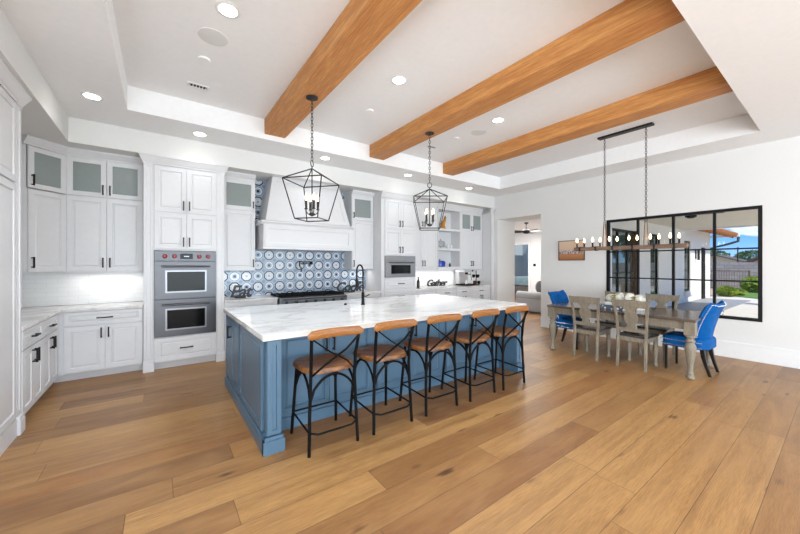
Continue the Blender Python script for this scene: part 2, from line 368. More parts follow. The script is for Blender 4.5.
# ================================================================== CABINETS
def handle(par, x, z, L=.13, vert=True, y=-.02):
    mb = MB(); r = .0065; h = L/2
    if vert:
        mb.box(x-r, x+r, y-.038, y-.026, z-h, z+h)
        for s_ in (-1, 1): mb.box(x-r, x+r, y-.028, y+.0, z+s_*(h-.012)-r, z+s_*(h-.012)+r)
    else:
        mb.box(x-h, x+h, y-.038, y-.026, z-r, z+r)
        for s_ in (-1, 1): mb.box(x+s_*(h-.012)-r, x+s_*(h-.012)+r, y-.028, y, z-r, z+r)
    return mb.build('handle', BLACK, par)
def front(root, kind, x0, x1, z0, z1, hx=None, hz=None, m=None, glass=False, L=.13, st=.055):
    """one door or drawer front; hx/hz = handle centre"""
    m = m or CAB; g = .002
    o = MB().door(x0+g, x1-g, z0+g, z1-g, 0, .02, min(st, (z1-z0)*.28), glass).build(kind, m, root)
    if glass:
        s_ = min(st, (z1-z0)*.28); MB().box(x0+s_, x1-s_, -.012, -.008, z0+s_, z1-s_).build('glass_pane', FROST, o)
    if hx is not None: handle(o, hx, hz, L, kind == 'door')
    return o
def pair(root, x0, x1, z0, z1, hz, m=None, glass=False, kind='door', L=.13):
    c = (x0+x1)/2
    front(root, kind, x0, c, z0, z1, c-.035, hz, m, glass, L); front(root, kind, c, x1, z0, z1, c+.035, hz, m, glass, L)
def hollow(mb, x0, x1, y0, y1, z0, z1, t_=.018):
    mb.box(x0, x0+t_, y0, y1, z0, z1).box(x1-t_, x1, y0, y1, z0, z1).box(x0+t_, x1-t_, y1-t_, y1, z0, z1)
    mb.box(x0+t_, x1-t_, y0, y1-t_, z0, z0+t_).box(x0+t_, x1-t_, y0, y1-t_, z1-t_, z1); return mb
def crown(root, x0, x1, d_, z0, z1, ret=0, y=0, sides=False):
    """flared crown moulding along the face; profile (outward, z)"""
    h = z1-z0; pr = [(0, z0), (.012, z0), (.012, z0+.02), (.022, z0+.03), (.05, z1-.035), (.062, z1-.02), (.062, z1), (0, z1)]
    MB().prism([(y-a, b) for a, b in pr], x0, x1, 'x').build('crown_moulding', CAB, root)
def pilaster(root, x0, x1, z1, m=None, y=-.02, plinth=.155, dz=.0, z0=0, cap=True, dep=.1, cz=ZS):
    m = m or CAB; mb = MB().box(x0, x1, y+.004, dep, z0, z1)
    wx = x1-x0; i = wx*.28
    mb.door(x0, x1, plinth+.01, z1, y+.004, .012, i, raised=False)
    p = mb.build('pilaster', m, root)
    MB().box(x0-.012, x1+.012, y-.03, dep, 0, plinth-.03).prism([(x0-.012, plinth-.03), (x1+.012, plinth-.03), (x1+.003, plinth), (x0-.003, plinth)], y-.025, dep, 'y').build('plinth', m, p, bevel=.003)
    if cap:
        n = MB(); ring = []
        for o_, zz in ((0, z1), (.012, z1), (.012, z1+.02), (.05, cz-.03), (.06, cz-.015), (.06, cz-.002)):
            ring += [(x0-o_, y-o_, zz), (x1+o_, y-o_, zz), (x1+o_, dep, zz), (x0-o_, dep, zz)]
        fs = [(4*k+j, 4*k+(j+1) % 4, 4*k+4+(j+1) % 4, 4*k+4+j) for k in range(5) for j in range(4)]+[(20, 21, 22, 23), (3, 2, 1, 0)]
        n.add(ring, fs).build('capital', m, p)
    return p
def toe(root, x0, x1, d_): MB().box(x0, x1, .075, d_, 0, .1).build('toe_kick', CAB, root)
UD = YB-.01-5.87                     # upper cabinet depth
# ---- oven tower
W0 = -.062
ov = thing('oven_cabinet', 'tall white cabinet built around the double wall oven', 'cabinet', (0, YT, 0))
mb = MB().box(-.175, .785, .02, .62, 2.80, ZS-.002).box(-.062, .677, 0, .62, 1.64, 2.80).box(-.062, .677, 0, .62, .1, .447)
mb.box(-.175, -.062, 0, .62, 0, 2.80).box(.677, .785, 0, .62, 0, 2.80).box(-.062, .677, .6, .62, .447, 1.64)
mb.build('body', CAB, ov); MB().box(-.062, .677, .075, .6, 0, .099).build('toe_kick', CAB, ov)
pilaster(ov, -.170, -.072, 2.80, y=0, dep=0.01); pilaster(ov, .687, .785, 2.80, y=0, dep=0.01)
crown(ov, -.06, .675, .1, 2.81, ZS-.002)
pair(ov, -.060, .675, 2.17, 2.795, 2.27); pair(ov, -.060, .675, 1.66, 2.155, 1.76)
front(ov, 'drawer', -.060, .675, .115, .44, .307, .28, L=.16, st=.06)
# ---- double oven
dv = thing('double_wall_oven', 'stainless steel double wall oven with four red knobs', 'oven', (.3075, YT, .449))
def oven_unit():
    bx(-.367, .367, .0, .55, 0, 1.187).build('body', STEEL, dv)
    cp = bx(-.367, .367, -.03, 0, 1.045, 1.185).build('control_panel', STEEL, dv, bevel=.003)
    bx(-.075, .075, -.034, -.03, 1.075, 1.15).build('display', DGLASS, cp)
    MB().box(-.03, .03, -.0355, -.034, 1.105, 1.118).build('display_digits', emit_mat('display_glow', (170, 190, 200), .6), cp)
    for kx in (-.25, -.14, .155, .265):
        MB().lathe([(.03, 0), (.03, .004), (.022, .006), (.02, .03), (.016, .034)], 14, Matrix.Translation((kx, -.03, 1.11)) @ Matrix.Rotation(R(90), 4, 'X')).build('knob', RED, cp)
    for z0, z1 in ((.52, 1.04), (.004, .512)):
        dd = MB().box(-.367, .367, -.032, 0, z0, z1)
        dd = dd.build('oven_door', STEEL, dv, bevel=.003)
        MB().box(-.245, .245, -.037, -.032, z0+.085, z1-.125).build('window_trim', mat('bright_trim', (130, 130, 132), .3, 1), dd)
        MB().box(-.225, .225, -.040, -.037, z0+.105, z1-.145).build('window_glass', DGLASS, dd)
        h = MB().tube([(-.285, -.085, z1-.07), (.285, -.085, z1-.07)], .013, 10)
        for s_ in (-1, 1): h.box(s_*.262-.01, s_*.262+.01, -.085, -.03, z1-.08, z1-.06)
        h.build('handle', STEEL, dd)
oven_unit()
# ---- upper + base, right of the oven tower
def glass_upper(label, x0, x1, hside, z0=1.345, zs=2.33, crown_=True):
    r = thing('wall_cabinet', label, 'cabinet', (x0, 5.87, 0)); w_ = x1-x0
    mb = MB().box(0, w_, 0, UD, z0, zs); hollow(mb, 0, w_, 0, UD, zs, 2.83); mb.box(0, w_, 0, UD, 2.83, ZS-.002); mb.build('body', CAB, r)
    hx = w_-.035 if hside == 'R' else .035
    front(r, 'door', .003, w_-.003, z0+.006, zs-.004, hx, z0+.12); front(r, 'door', .003, w_-.003, zs+.004, 2.825, hx, zs+.1, glass=True, L=.11, st=.06)
    crown(r, 0, w_, .1, 2.83, ZS-.002); return r
glass_upper('white wall cabinet with a frosted glass top door between oven tower and range hood', .79, 1.29, 'R')
glass_upper('white wall cabinet with a frosted glass top door between range hood and microwave tower', 3.09, 3.595, 'L')
def base(name, label, x0, x1, fronts, z=.865, y=5.60, d_=None, m=None):
    r = thing(name, label, 'cabinet', (x0, y, 0)); w_ = x1-x0; d_ = d_ or (YB-.01-y)
    MB().box(0, w_, 0, d_, .1, z).build('body', m or CAB, r); toe(r, 0, w_, d_)
    fronts(r, w_); return r
def three(r, w_): 
    for a, b in ((.115, .37), (.375, .63), (.635, .86)): front(r, 'drawer', .003, w_-.003, a, b, w_/2, (a+b)/2, L=.16)
def dd_(r, w_): front(r, 'drawer', .003, w_-.003, .69, .86, w_/2, .775, L=.16); pair(r, .003, w_-.003, .115, .68, .58)
base('base_cabinet', 'white drawer base cabinet right of the ovens under the iron Eat sign', .79, 1.575, three)
base('base_cabinet', 'white drawer base cabinet right of the range under the iron Cook sign', 2.805, 3.595, three)
base('base_cabinet', 'white base cabinet carrying the steel gas rangetop', 1.58, 2.80, lambda r, w_: pair(r, .003, w_-.003, .115, .68, .58), z=.70)
def counter(label, x0, x1, y0=5.57, y1=YB-.01, z=.90):
    o = bx(x0, x1, y0, y1, z-.034, z).build('countertop', MARBLE, bevel=.003); return tag(o, label, 'countertop')
counter('white marble countertop left of the range with the iron Eat sign on it', .79, 1.575)
counter('white marble countertop right of the range with the iron Cook sign on it', 2.805, 3.595)
# ---- left corner
lc = thing('base_cabinet', 'white two-door base cabinet with one wide drawer in the corner left of the ovens', 'cabinet', (-.95, 5.64, 0))
MB().box(-.055, .77, 0, .55, .1, .865).build('body', CAB, lc); MB().box(-.095, .77, .1, .55, 0, .1).build('toe_kick', CAB, lc)
front(lc, 'drawer', .01, .765, .69, .86, .387, .775, L=.16, st=.04); pair(lc, .01, .765, .115, .68, .585)
ll = thing('base_cabinet', 'white base cabinet run on the left wall with two drawers over four doors', 'cabinet', (-.99, 4.275, 0), R(90))
MB().box(0, 1.36, 0, .6, .1, .865).build('body', CAB, ll); MB().box(0, 1.46, .06, .6, 0, .1).build('toe_kick', CAB, ll)
for a in (0.01, .63):
    front(ll, 'drawer', a, a+.61, .69, .86, a+.305, .775, L=.14, st=.04); pair(ll, a, a+.61, .115, .68, .585)
mb = MB().prism([(XL+.01, 4.275), (-.965, 4.275), (-.965, 5.60), (-.182, 5.60), (-.182, YB-.01), (XL+.01, YB-.01)], .866, .90, 'z')
tag(mb.build('countertop', MARBLE, bevel=.003), 'L-shaped white marble countertop in the corner left of the ovens', 'countertop')
# uppers, back wall left
lu = thing('wall_cabinet', 'white double wall cabinet with two frosted glass top doors left of the oven tower', 'cabinet', (-.958, 5.87, 0))
w_ = .775; mb = MB().box(0, w_, 0, UD, 1.355, 2.33); hollow(mb, 0, w_, 0, UD, 2.33, 2.83); mb.box(0, w_, 0, UD, 2.83, ZS-.002).box(.0, w_, .02, .04, 1.33, 1.355); mb.build('body', CAB, lu)
pair(lu, .004, w_-.004, 1.36, 2.325, 1.47); pair(lu, .004, w_-.004, 2.335, 2.825, 2.43, glass=True)
crown(lu, -.02, w_, .1, 2.83, ZS-.002)
# diagonal corner upper
dc = thing('corner_wall_cabinet', 'white diagonal corner wall cabinet with a single glass top door', 'cabinet', (-1.24, 5.59, 0), R(45))
wd = .396; c45 = cos(R(45))
def toloc(X, Y): dx, dy = X+1.24, Y-5.59; return (dx*c45+dy*c45, -dx*c45+dy*c45)
foot = [(0, 0), (wd, 0), toloc(-.964, YB-.01), toloc(XL+.012, YB-.01), toloc(XL+.012, 5.585)]
mb = MB().prism(foot, 1.355, 2.33, 'z').prism(foot, 2.83, ZS-.002, 'z')
inn = [(0.0, .0), foot[4], foot[3], foot[2], (wd, .0)]
for a, b in zip(inn, inn[1:]):
    dx, dy = b[0]-a[0], b[1]-a[1]; L = math.hypot(dx, dy); nx, ny = dy/L*.015, -dx/L*.015
    cx, cy = wd/2, .2
    if (cx-a[0])*nx+(cy-a[1])*ny < 0: nx, ny = -nx, -ny
    mb.prism([a, b, (b[0]+nx, b[1]+ny), (a[0]+nx, a[1]+ny)], 2.33, 2.83, 'z')
mb.build('body', CAB, dc)
front(dc, 'door', .006, wd-.006, 1.36, 2.325, .04, 1.47); front(dc, 'door', .006, wd-.006, 2.335, 2.825, .04, 2.43, glass=True)
crown(dc, -.03, wd+.012, .1, 2.83, ZS-.002)
# pantry
pn = thing('pantry_cabinet', 'tall white pantry cabinet cut off by the left picture edge', 'cabinet', (-.99, 2.95, 0), R(90))
MB().box(0, 1.32, 0, .6, 0, ZS-.002).build('body', CAB, pn)
pair(pn, .003, 1.18, .16, 2.12, 1.15); pair(pn, .003, 1.18, 2.135, 2.80, 2.24, L=.16)
MB().box(0, 1.19, -.02, 0, 0, .15).build('plinth', CAB, pn)
pilaster(pn, 1.205, 1.305, 2.80, y=-.01, dep=.02); crown(pn, 0, 1.19, .1, 2.81, ZS-.002, y=-.01)
def undercab(x0, x1, z, y=6.02):
    light('under_cabinet_lamp', 'AREA', ((x0+x1)/2, y, z-.012), (0, 0, 0), 1.1*(x1-x0), (1, .98, .95), shape='RECTANGLE', size=(x1-x0)*.9, size_y=.08)
undercab(-.95, -.2, 1.33); undercab(.8, 1.28, 1.34); undercab(3.1, 3.58, 1.34); undercab(4.55, 7.0, 1.305)
# ---- hood
hd = thing('range_hood', 'large white panelled range hood tapering up to the ceiling above the gas range', 'range hood', (2.15, 0, 0))
HX = .80
MB().box(-HX, HX, 5.57, YB-.012, 1.735, 2.10).box(-HX+.025, HX-.025, 5.60, YB-.03, 1.715, 1.735).build('hood_band', CAB, hd)
MB().door(-HX+.02, HX-.02, 1.74, 2.09, 5.57, .012, .06, raised=False).build('front_panel', CAB, hd)
MB().prism([(5.57-.03, 2.13), (5.57-.03, 2.155), (5.57+.03, 2.17), (YB-.012, 2.17), (YB-.012, 2.10), (5.57, 2.10), (5.57-.01, 2.12)], -HX-.03, HX+.03, 'x').build('moulding', CAB, hd)
MB().prism([(5.57-.012, 1.70), (5.57-.012, 1.735), (YB-.012, 1.735), (YB-.012, 1.70)], -HX-.012, HX+.012, 'x').build('bottom_moulding', CAB, hd)
A = [(-.76, 5.60, 2.17), (.76, 5.60, 2.17), (.61, 5.77, ZS-.002), (-.61, 5.77, ZS-.002)]; B = [(-.76, YB-.012, 2.17), (.76, YB-.012, 2.17), (.61, YB-.012, ZS-.002), (-.61, YB-.012, ZS-.002)]
ht = MB().add(A+B, [(0, 1, 2, 3), (7, 6, 5, 4), (0, 4, 5, 1), (3, 2, 6, 7), (0, 3, 7, 4), (1, 5, 6, 2)]).build('tapered_chimney', CAB, hd)
# raised frame on tapered face
def lerp(u, v):
    a = Vector(A[0]).lerp(Vector(A[1]), u); b = Vector(A[3]).lerp(Vector(A[2]), u); return a.lerp(b, v)
nrm = (Vector(A[1])-Vector(A[0])).cross(Vector(A[3])-Vector(A[0])).normalized()
if nrm.y > 0: nrm = -nrm
mb = MB()
def strip(u0, u1, v0, v1):
    q = [lerp(u0, v0), lerp(u1, v0), lerp(u1, v1), lerp(u0, v1)]; mb.add([tuple(p) for p in q]+[tuple(p+nrm*.012) for p in q], [(3, 2, 1, 0), (4, 5, 6, 7), (0, 1, 5, 4), (1, 2, 6, 5), (2, 3, 7, 6), (3, 0, 4, 7)])
strip(0, .06, 0, 1); strip(.94, 1, 0, 1); strip(.06, .94, 0, .09); strip(.06, .94, .9, 1)
mb.build('frame_moulding', CAB, hd)
# ---- rangetop
rg = thing('gas_rangetop', 'stainless steel gas rangetop with black grates under the hood', 'range', (2.19, 5.51, .70))
MB().box(-.605, .605, .0, .66, 0.002, .19).build('body', STEEL, rg, bevel=.004)
cp = MB().box(-.607, .607, -.025, 0, .05, .185).build('control_panel', STEEL3, rg, bevel=.004)
for k in range(7):
    MB().lathe([(.028, 0), (.028, .004), (.02, .006), (.019, .032), (.015, .036)], 12, Matrix.Translation((-.5+k*.167, -.025, .115)) @ Matrix.Rotation(R(90), 4, 'X')).build('knob', STEEL, cp)
h = MB().tube([(-.57, -.075, .17), (.57, -.075, .17)], .012)
for s_ in (-1, 1): h.box(s_*.55-.008, s_*.55+.008, -.075, -.02, .162, .178)
h.build('towel_bar', STEEL, rg)
for k in range(3):
    mb = MB(); x0 = -.59+k*.395
    for a in range(5): mb.box(x0+a*.0925, x0+a*.0925+.012, .05, .60, .20, .232)
    for a in range(4): mb.box(x0, x0+.382, .06+a*.17, .072+a*.17, .20, .228)
    for a in (0, .37):
        for b in (.055, .59): mb.box(x0+a, x0+a+.012, b, b+.012, .19, .2)
    mb.build('grate', IRON, rg)
# ---- microwave tower
M0, M1 = 3.60, 4.49
mt = thing('microwave_cabinet', 'tall white cabinet holding the built-in microwave with doors above and drawers below', 'cabinet', (0, YT, 0))
m0, m1 = 3.68, 4.47
mb = MB().box(M0, M1, .02, .62, 2.79, ZS-.002).box(m0, m1, 0, .62, 1.625, 2.79).box(m0, m1, 0, .62, .1, 1.175).box(M0, m0, 0, .62, 0, 2.79).box(m1, M1, 0, .62, 0, 2.79).box(m0, m1, .6, .62, 1.175, 1.625)
mb.build('body', CAB, mt); MB().box(m0, m1, .075, .6, 0, .099).build('toe_kick', CAB, mt)
crown(mt, M0, M1, .1, 2.80, ZS-.002); pair(mt, m0, m1, 2.175, 2.785, 2.29); pair(mt, m0, m1, 1.64, 2.155, 1.75)
for a, b in ((.93, 1.165), (.66, .92), (.39, .65), (.115, .38)): front(mt, 'drawer', m0, m1, a, b, (m0+m1)/2, (a+b)/2, L=.16)
mw = thing('built_in_microwave', 'stainless steel built-in microwave in the white tower', 'microwave', ((m0+m1)/2, YT, 1.177))
bx(-.385, .385, 0, .5, 0, .446).build('body', STEEL3, mw)
do = bx(-.385, .385, -.03, 0, .002, .34).build('door', STEEL3, mw, bevel=.003)
bx(-.25, .25, -.034, -.03, .075, .255).build('window_glass', DGLASS, do)
h = MB().tube([(-.31, -.075, .305), (.31, -.075, .305)], .011)
for s_ in (-1, 1): h.box(s_*.29-.008, s_*.29+.008, -.075, -.028, .298, .312)
h.build('handle', STEEL, do); bx(-.385, .385, -.03, 0, .345, .444).build('control_panel', STEEL3, mw, bevel=.003)
# ---- bar section
def bar_upper(label, x0, x1, glass):
    r = thing('wall_cabinet', label, 'cabinet', (x0, 5.87, 0)); w_ = x1-x0; mb = MB().box(0, w_, 0, UD, 1.31, 2.30)
    hollow(mb, 0, w_, 0, UD, 2.30, 2.80); mb.box(0, w_, 0, UD, 2.80, ZS-.002).build('body', CAB, r)
    pair(r, .004, w_-.004, 1.335, 2.29, 1.47); pair(r, .004, w_-.004, 2.305, 2.79, 2.38, glass=glass, L=.11); crown(r, 0, w_, .1, 2.80, ZS-.002)
bar_upper('white two-door wall cabinet between microwave tower and open shelves', 4.495, 5.385, False)
bar_upper('white wall cabinet with small glass top doors right of the open shelves', 6.19, 7.02, True)
os_ = thing('open_shelf_cabinet', 'white open shelf cabinet holding the blue pot and glass dish', 'cabinet', (5.39, 5.87, 0))
w_ = .795; mb = MB(); mb.box(0, .03, -.02, UD, 1.31, 2.78).box(w_-.03, w_, -.02, UD, 1.31, 2.78).box(.03, w_-.03, UD-.015, UD, 1.31, 2.78).box(.03, w_-.03, -.02, UD-.015, 1.31, 1.385).box(0, w_, -.02, UD, 2.78, ZS-.002)
mb.build('body', CAB, os_); crown(os_, 0, w_, .1, 2.80, ZS-.002, y=-.02)
for zz in (1.79, 2.27): MB().box(.03, w_-.03, -.015, UD-.016, zz, zz+.05).build('shelf', CAB, os_)
ep = thing('end_pilaster', 'narrow white fluted pilaster at the right end of the kitchen wall', 'pilaster', (0, YT, 0))
MB().box(7.03, 7.165, .0, .62, 0, 2.80).build('body', CAB, ep); pilaster(ep, 7.03, 7.10, 2.80, y=0, dep=.01)
def barb(r, w_):
    front(r, 'drawer', .003, w_-.003, .70, .86, w_/2, .78, L=.13, st=.03); pair(r, .003, w_-.003, .115, .69, .60)
base('base_cabinet', 'white bar base cabinet next to the microwave tower', 4.495, 5.12, barb)
base('base_cabinet', 'white bar base cabinet below the iron Gather sign', 5.125, 5.755, barb)
base('base_cabinet', 'narrow white bar base cabinet below the blue pot shelf', 5.76, 6.27, barb)
base('base_cabinet', 'white bar base cabinet below the espresso machine', 6.275, 7.02, barb)
counter('white marble bar countertop under the open shelves', 4.495, 7.02)

# ================================================================== ISLAND
isl = thing('kitchen_island', 'large blue-grey kitchen island with panelled sides', 'kitchen island', (0, 0, 0))
IX0, IX1, IY0, IY1, IYR = .66, 3.96, 2.63, 4.42, 2.94; ZI = .868
mb = MB().box(IX0, IX1, IYR, IY1, 0.0, ZI).box(IX0, IX0+.115, IY0+.02, IYR, 0, ZI).box(IX1-.11, IX1, IY0+.02, IYR, 0, ZI)
mb.build('body', BLUE, isl)
def base_mould(x0, x1, y0, y1, ox, oy):
    return MB().box(x0-ox, x1+ox, y0-oy, y1+oy, 0, .105).box(x0-ox*.6, x1+ox*.6, y0-oy*.6, y1+oy*.6, .105, .125)
# base moulding around the left end and the posts
MB().box(IX0-.03, IX0, IY0-.01, IY1+.02, 0, .10).box(IX0-.018, IX0, IY0, IY1+.01, .10, .125).build('base_moulding', BLUE, isl)
MB().box(IX0-.03, IX0+.13, IY0-.03, IY0+.02, 0, .10).box(IX0+.115, IX0+.13, IY0+.02, IYR, 0, .1).box(IX0-.018, IX0+.122, IY0-.016, IY0+.02, .10, .125).build('base_moulding', BLUE, isl)
MB().box(IX1-.125, IX1+.03, IY0-.03, IY0+.02, 0, .10).box(IX1-.118, IX1+.018, IY0-.016, IY0+.02, .10, .125).box(IX1, IX1+.03, IY0+.02, IY1, 0, .1).build('base_moulding', BLUE, isl)
MB().box(IX0+.115, IX1-.11, IYR-.02, IYR, 0, .10).build('base_moulding', BLUE, isl)
def onface(M, *args, name='panel', st=.045, hx=None, hz=None, L=.13, raised=True):
    mb = MB().door(*args, 0, .02, st, raised=raised); mb.v = [tuple(M @ Vector(v)) for v in mb.v]
    o = mb.build(name, BLUE, isl)
    if hx is not None:
        h = handle(o, hx, hz, L); h.data.transform(M)
    return o
def Mx(x, y, rz): return Matrix.Translation((x, y, 0)) @ Matrix.Rotation(rz, 4, 'Z')
# front of posts
for x0, x1 in ((IX0+.004, IX0+.111), (IX1-.106, IX1-.004)): onface(Mx(0, IY0+.02, 0), x0, x1, .13, ZI-.01, name='post_panel', st=.034, raised=False)
# left end: face -X. local x = -Y direction; rotate -90: local -y -> -X
ML = Mx(IX0, IY1, R(-90)); LL = IY1-IY0-.03
onface(ML, .01, .40, .14, ZI-.01, name='door', hx=.36, hz=.70, L=.14); onface(ML, .405, .80, .14, ZI-.01, name='door')
onface(ML, .86, LL-.06, .14, ZI-.01, name='end_panel'); 
# front doors in the recess
xs = IX0+.15
for k in range(3):
    a = xs+k*1.0; MF = Mx(0, IYR, 0)
    onface(MF, a+.03, a+.49, .14, ZI-.03, name='door', hx=a+.455, hz=.70); onface(MF, a+.494, a+.955, .14, ZI-.03, name='door', hx=a+.53, hz=.70)
MR = Mx(IX1, IY0+.02, R(90)); onface(MR, .02, .85, .14, ZI-.01, name='end_panel'); onface(MR, .88, 1.74, .14, ZI-.01, name='end_panel')
MI = Mx(IX1-.11, IYR, R(-90)); 
MBk = Mx(IX1, IY1, R(180))
for k in range(4): onface(MBk, .03+k*.81, .82+k*.81, .12, ZI-.01, name='door')
tag(bx(.622, 4.02, 2.59, 4.475, ZI+.001, .915).build('countertop', MARBLE, bevel=.004), 'huge white veined marble slab on top of the blue kitchen island', 'countertop')
# faucet
fc = thing('kitchen_faucet', 'tall black spring pull-down faucet on the island', 'faucet', (2.17, 3.80, .915))
MB().lathe([(.028, 0), (.028, .012), (.02, .016), (.02, .16), (.016, .165)], 14).build('base', BLACK, fc)
arc = [(0, 0, .16), (0, 0, .44)]+[(0, .085-.085*cos(a), .44+.085*sin(a)) for a in [pi*k/10 for k in range(1, 11)]]+[(0, .17, .34)]
MB().tube(arc, .011, 8).build('spring_hose', BLACK, fc)
MB().lathe([(.012, .22), (.017, .225), (.019, .33), (.013, .345)], 12, Matrix.Translation((0, .17, 0))).build('spray_head', BLACK, fc)
MB().tube([(0, 0, .30), (0, .16, .30)], .007).build('dock_arm', BLACK, fc)
MB().tube([(.02, 0, .11), (.05, 0, .11), (.10, 0, .13)], .007).build('lever', BLACK, fc)
tag(MB().lathe([(.022, 0), (.022, .006), (.014, .008), (.012, .02)], 12).build('air_switch_button', BLACK, loc=(1.98, 3.93, .915)), 'small round black air switch on the island left of the faucet', 'button')

# ================================================================== BAR STOOLS
def make_stool(label):
    ZZ = .008; t_ = thing('bar_stool', label, 'stool', (0, 0, 0), 0, 'bar stools along the island')
    # seat: rounded, slightly dished; front (+y) faces the island
    def outline(s_, n=28):
        o = []
        for k in range(n):
            a = 2*pi*k/n; e = 4; cx = abs(cos(a))**(2/e)*math.copysign(1, cos(a)); cy = abs(sin(a))**(2/e)*math.copysign(1, sin(a))
            wdt = .218*(1+.07*cy); o.append((cx*wdt*s_, cy*.21*s_))
        return o
    vs = []; n = 28
    for s_, z in ((.93, .595), (1, .603), (1, .628), (.97, .638), (.8, .636), (.45, .624), (.15, .62)):
        vs += [(x, y, z) for x, y in outline(s_)]
    fs = [(i*n+k, i*n+(k+1) % n, (i+1)*n+(k+1) % n, (i+1)*n+k) for i in range(6) for k in range(n)]+[tuple(range(n))[::-1], tuple(6*n+k for k in range(n))]
    MB().add(vs, fs, None, True).build('seat', STOOLW, t_)
    # top rail, gently curved
    vs = []; N = 14
    for k in range(N+1):
        u = -1+2*k/N; x = u*.232; yb = -.262+.03*u*u*-1+.03; rr = 1 if abs(u) < .86 else math.sqrt(max(.02, 1-((abs(u)-.86)/.15)**2))
        hh = .036*rr; 
        for a in range(10):
            an = 2*pi*a/10; ca, sa = cos(an), sin(an); vs.append((x, yb+.013*rr*math.copysign(abs(ca)**.6, ca), .913+.006*(1-u*u)+hh*math.copysign(abs(sa)**.6, sa)))
    fs = [(i*10+k, i*10+(k+1) % 10, (i+1)*10+(k+1) % 10, (i+1)*10+k) for i in range(N) for k in range(10)]+[tuple(range(10))[::-1], tuple(N*10+k for k in range(10))]
    MB().add(vs, fs, None, True).build('top_rail', RAILW, t_)
    for s_ in (-1, 1):
        MB().tube([(s_*.205, .215, 0), (s_*.19, .19, .3), (s_*.175, .165, .592)], 0.0135, 8).build('leg', IRON, t_)
        MB().tube([(s_*.205, -.215, 0), (s_*.195, -.20, .3), (s_*.185, -.195, .55), (s_*.187, -.21, .72), (s_*.197, -.248, .89)], 0.0135, 8).build('leg', IRON, t_)
    # crossed back braces: flat bars from rail corner to seat corner
    for s_ in (-1, 1):
        MB().tube([(s_*.19, -.268, .885), (s_*.07, -.285, .79), (-s_*.09, -.262, .69), (-s_*.175, -.205, .60)], .0135, 8, flat=.45).build('cross_brace', IRON, t_)
    # arched braces under seat on the four sides
    def arch(p, q, name='arch_brace'):
        p, q = Vector(p), Vector(q); pts = []
        for k in range(13):
            u = k/12; b = p.lerp(q, u); h_ = math.sin(pi*u)**.55 if 0 < u < 1 else 0; b.z = .40+.185*h_; pts.append(b)
        MB().tube(pts, .0105, 6).build(name, IRON, t_)
    r_, f_ = (.19, -.197), (.187, .182)
    arch((-.19, -.197, 0), (.19, -.197, 0)); arch((-.187, .182, 0), (.187, .182, 0)); arch((-.19, -.197, 0), (-.187, .182, 0)); arch((.19, -.197, 0), (.187, .182, 0))
    ft = MB(); z = .19
    a, b, c_, d_ = (-.20, .20, z), (.20, .20, z), (.20, -.205, z-.02), (-.20, -.205, z-.02)
    for p, q in ((a, b), (b, c_), (d_, a)): ft.tube([p, q], .008, 6)
    ft.tube([(-.20, -.205, z-.02), (-.14, -.235, z-.03), (.14, -.235, z-.03), (.20, -.205, z-.02)], .008, 6)
    ft.build('footrest', IRON, t_)
    return t_
st0 = make_stool('wood and black iron bar stool nearest the camera, first from the ovens end'); st0.location = (1.115, 2.61, 0); st0.rotation_euler = (0, 0, R(-1))
for (x, y, a, lb) in ((1.675, 2.605, 0, 'second wood and black iron bar stool from the near left end of the island'),
        (2.262, 2.60, -1, 'middle wood and black iron bar stool of the five'),
        (2.85, 2.585, 1, 'fourth wood and black iron bar stool, next to the last one'),
        (3.40, 2.57, 0, 'last wood and black iron bar stool, beside the far dark end panel of the island')):
    dup(st0, (x, y, 0), R(a), lb)

# ================================================================== DINING
tb = thing('dining_table', 'weathered grey dining table with a dark plank top and turned legs', 'table', (5.85, 2.09, 0))
TW, TL = .515, .965
MB().box(-TW, TW, -TL, TL, .725, .76).build('table_top', TOPW, tb, bevel=.006)
mb = MB()
for s_ in (-1, 1):
    mb.box(s_*.447-.0125, s_*.447+.0125, -.84, .84, .62, .725); mb.box(-.39, .39, s_*.90-.0125, s_*.90+.0125, .62, .725)
mb.build('apron', GREYW, tb)
prof = [(.030, 0), (.042, .01), (.045, .03), (.034, .05), (.030, .06), (.036, .07), (.028, .085), (.026, .12), (.032, .2), (.046, .30), (.054, .37), (.052, .42), (.036, .455), (.033, .465), (.044, .475), (.046, .49), (.036, .50), (.034, .515), (.05, .535), (.05, .55), (.04, .56)]
for sx in (-1, 1):
    for sy in (-1, 1):
        mb = MB().lathe([(a*1.08, b) for a, b in prof], 16).box(-.055, .055, -.055, .055, .56, .725); mb.build('leg', GREYW, tb, loc=(sx*.447, sy*.90, 0))
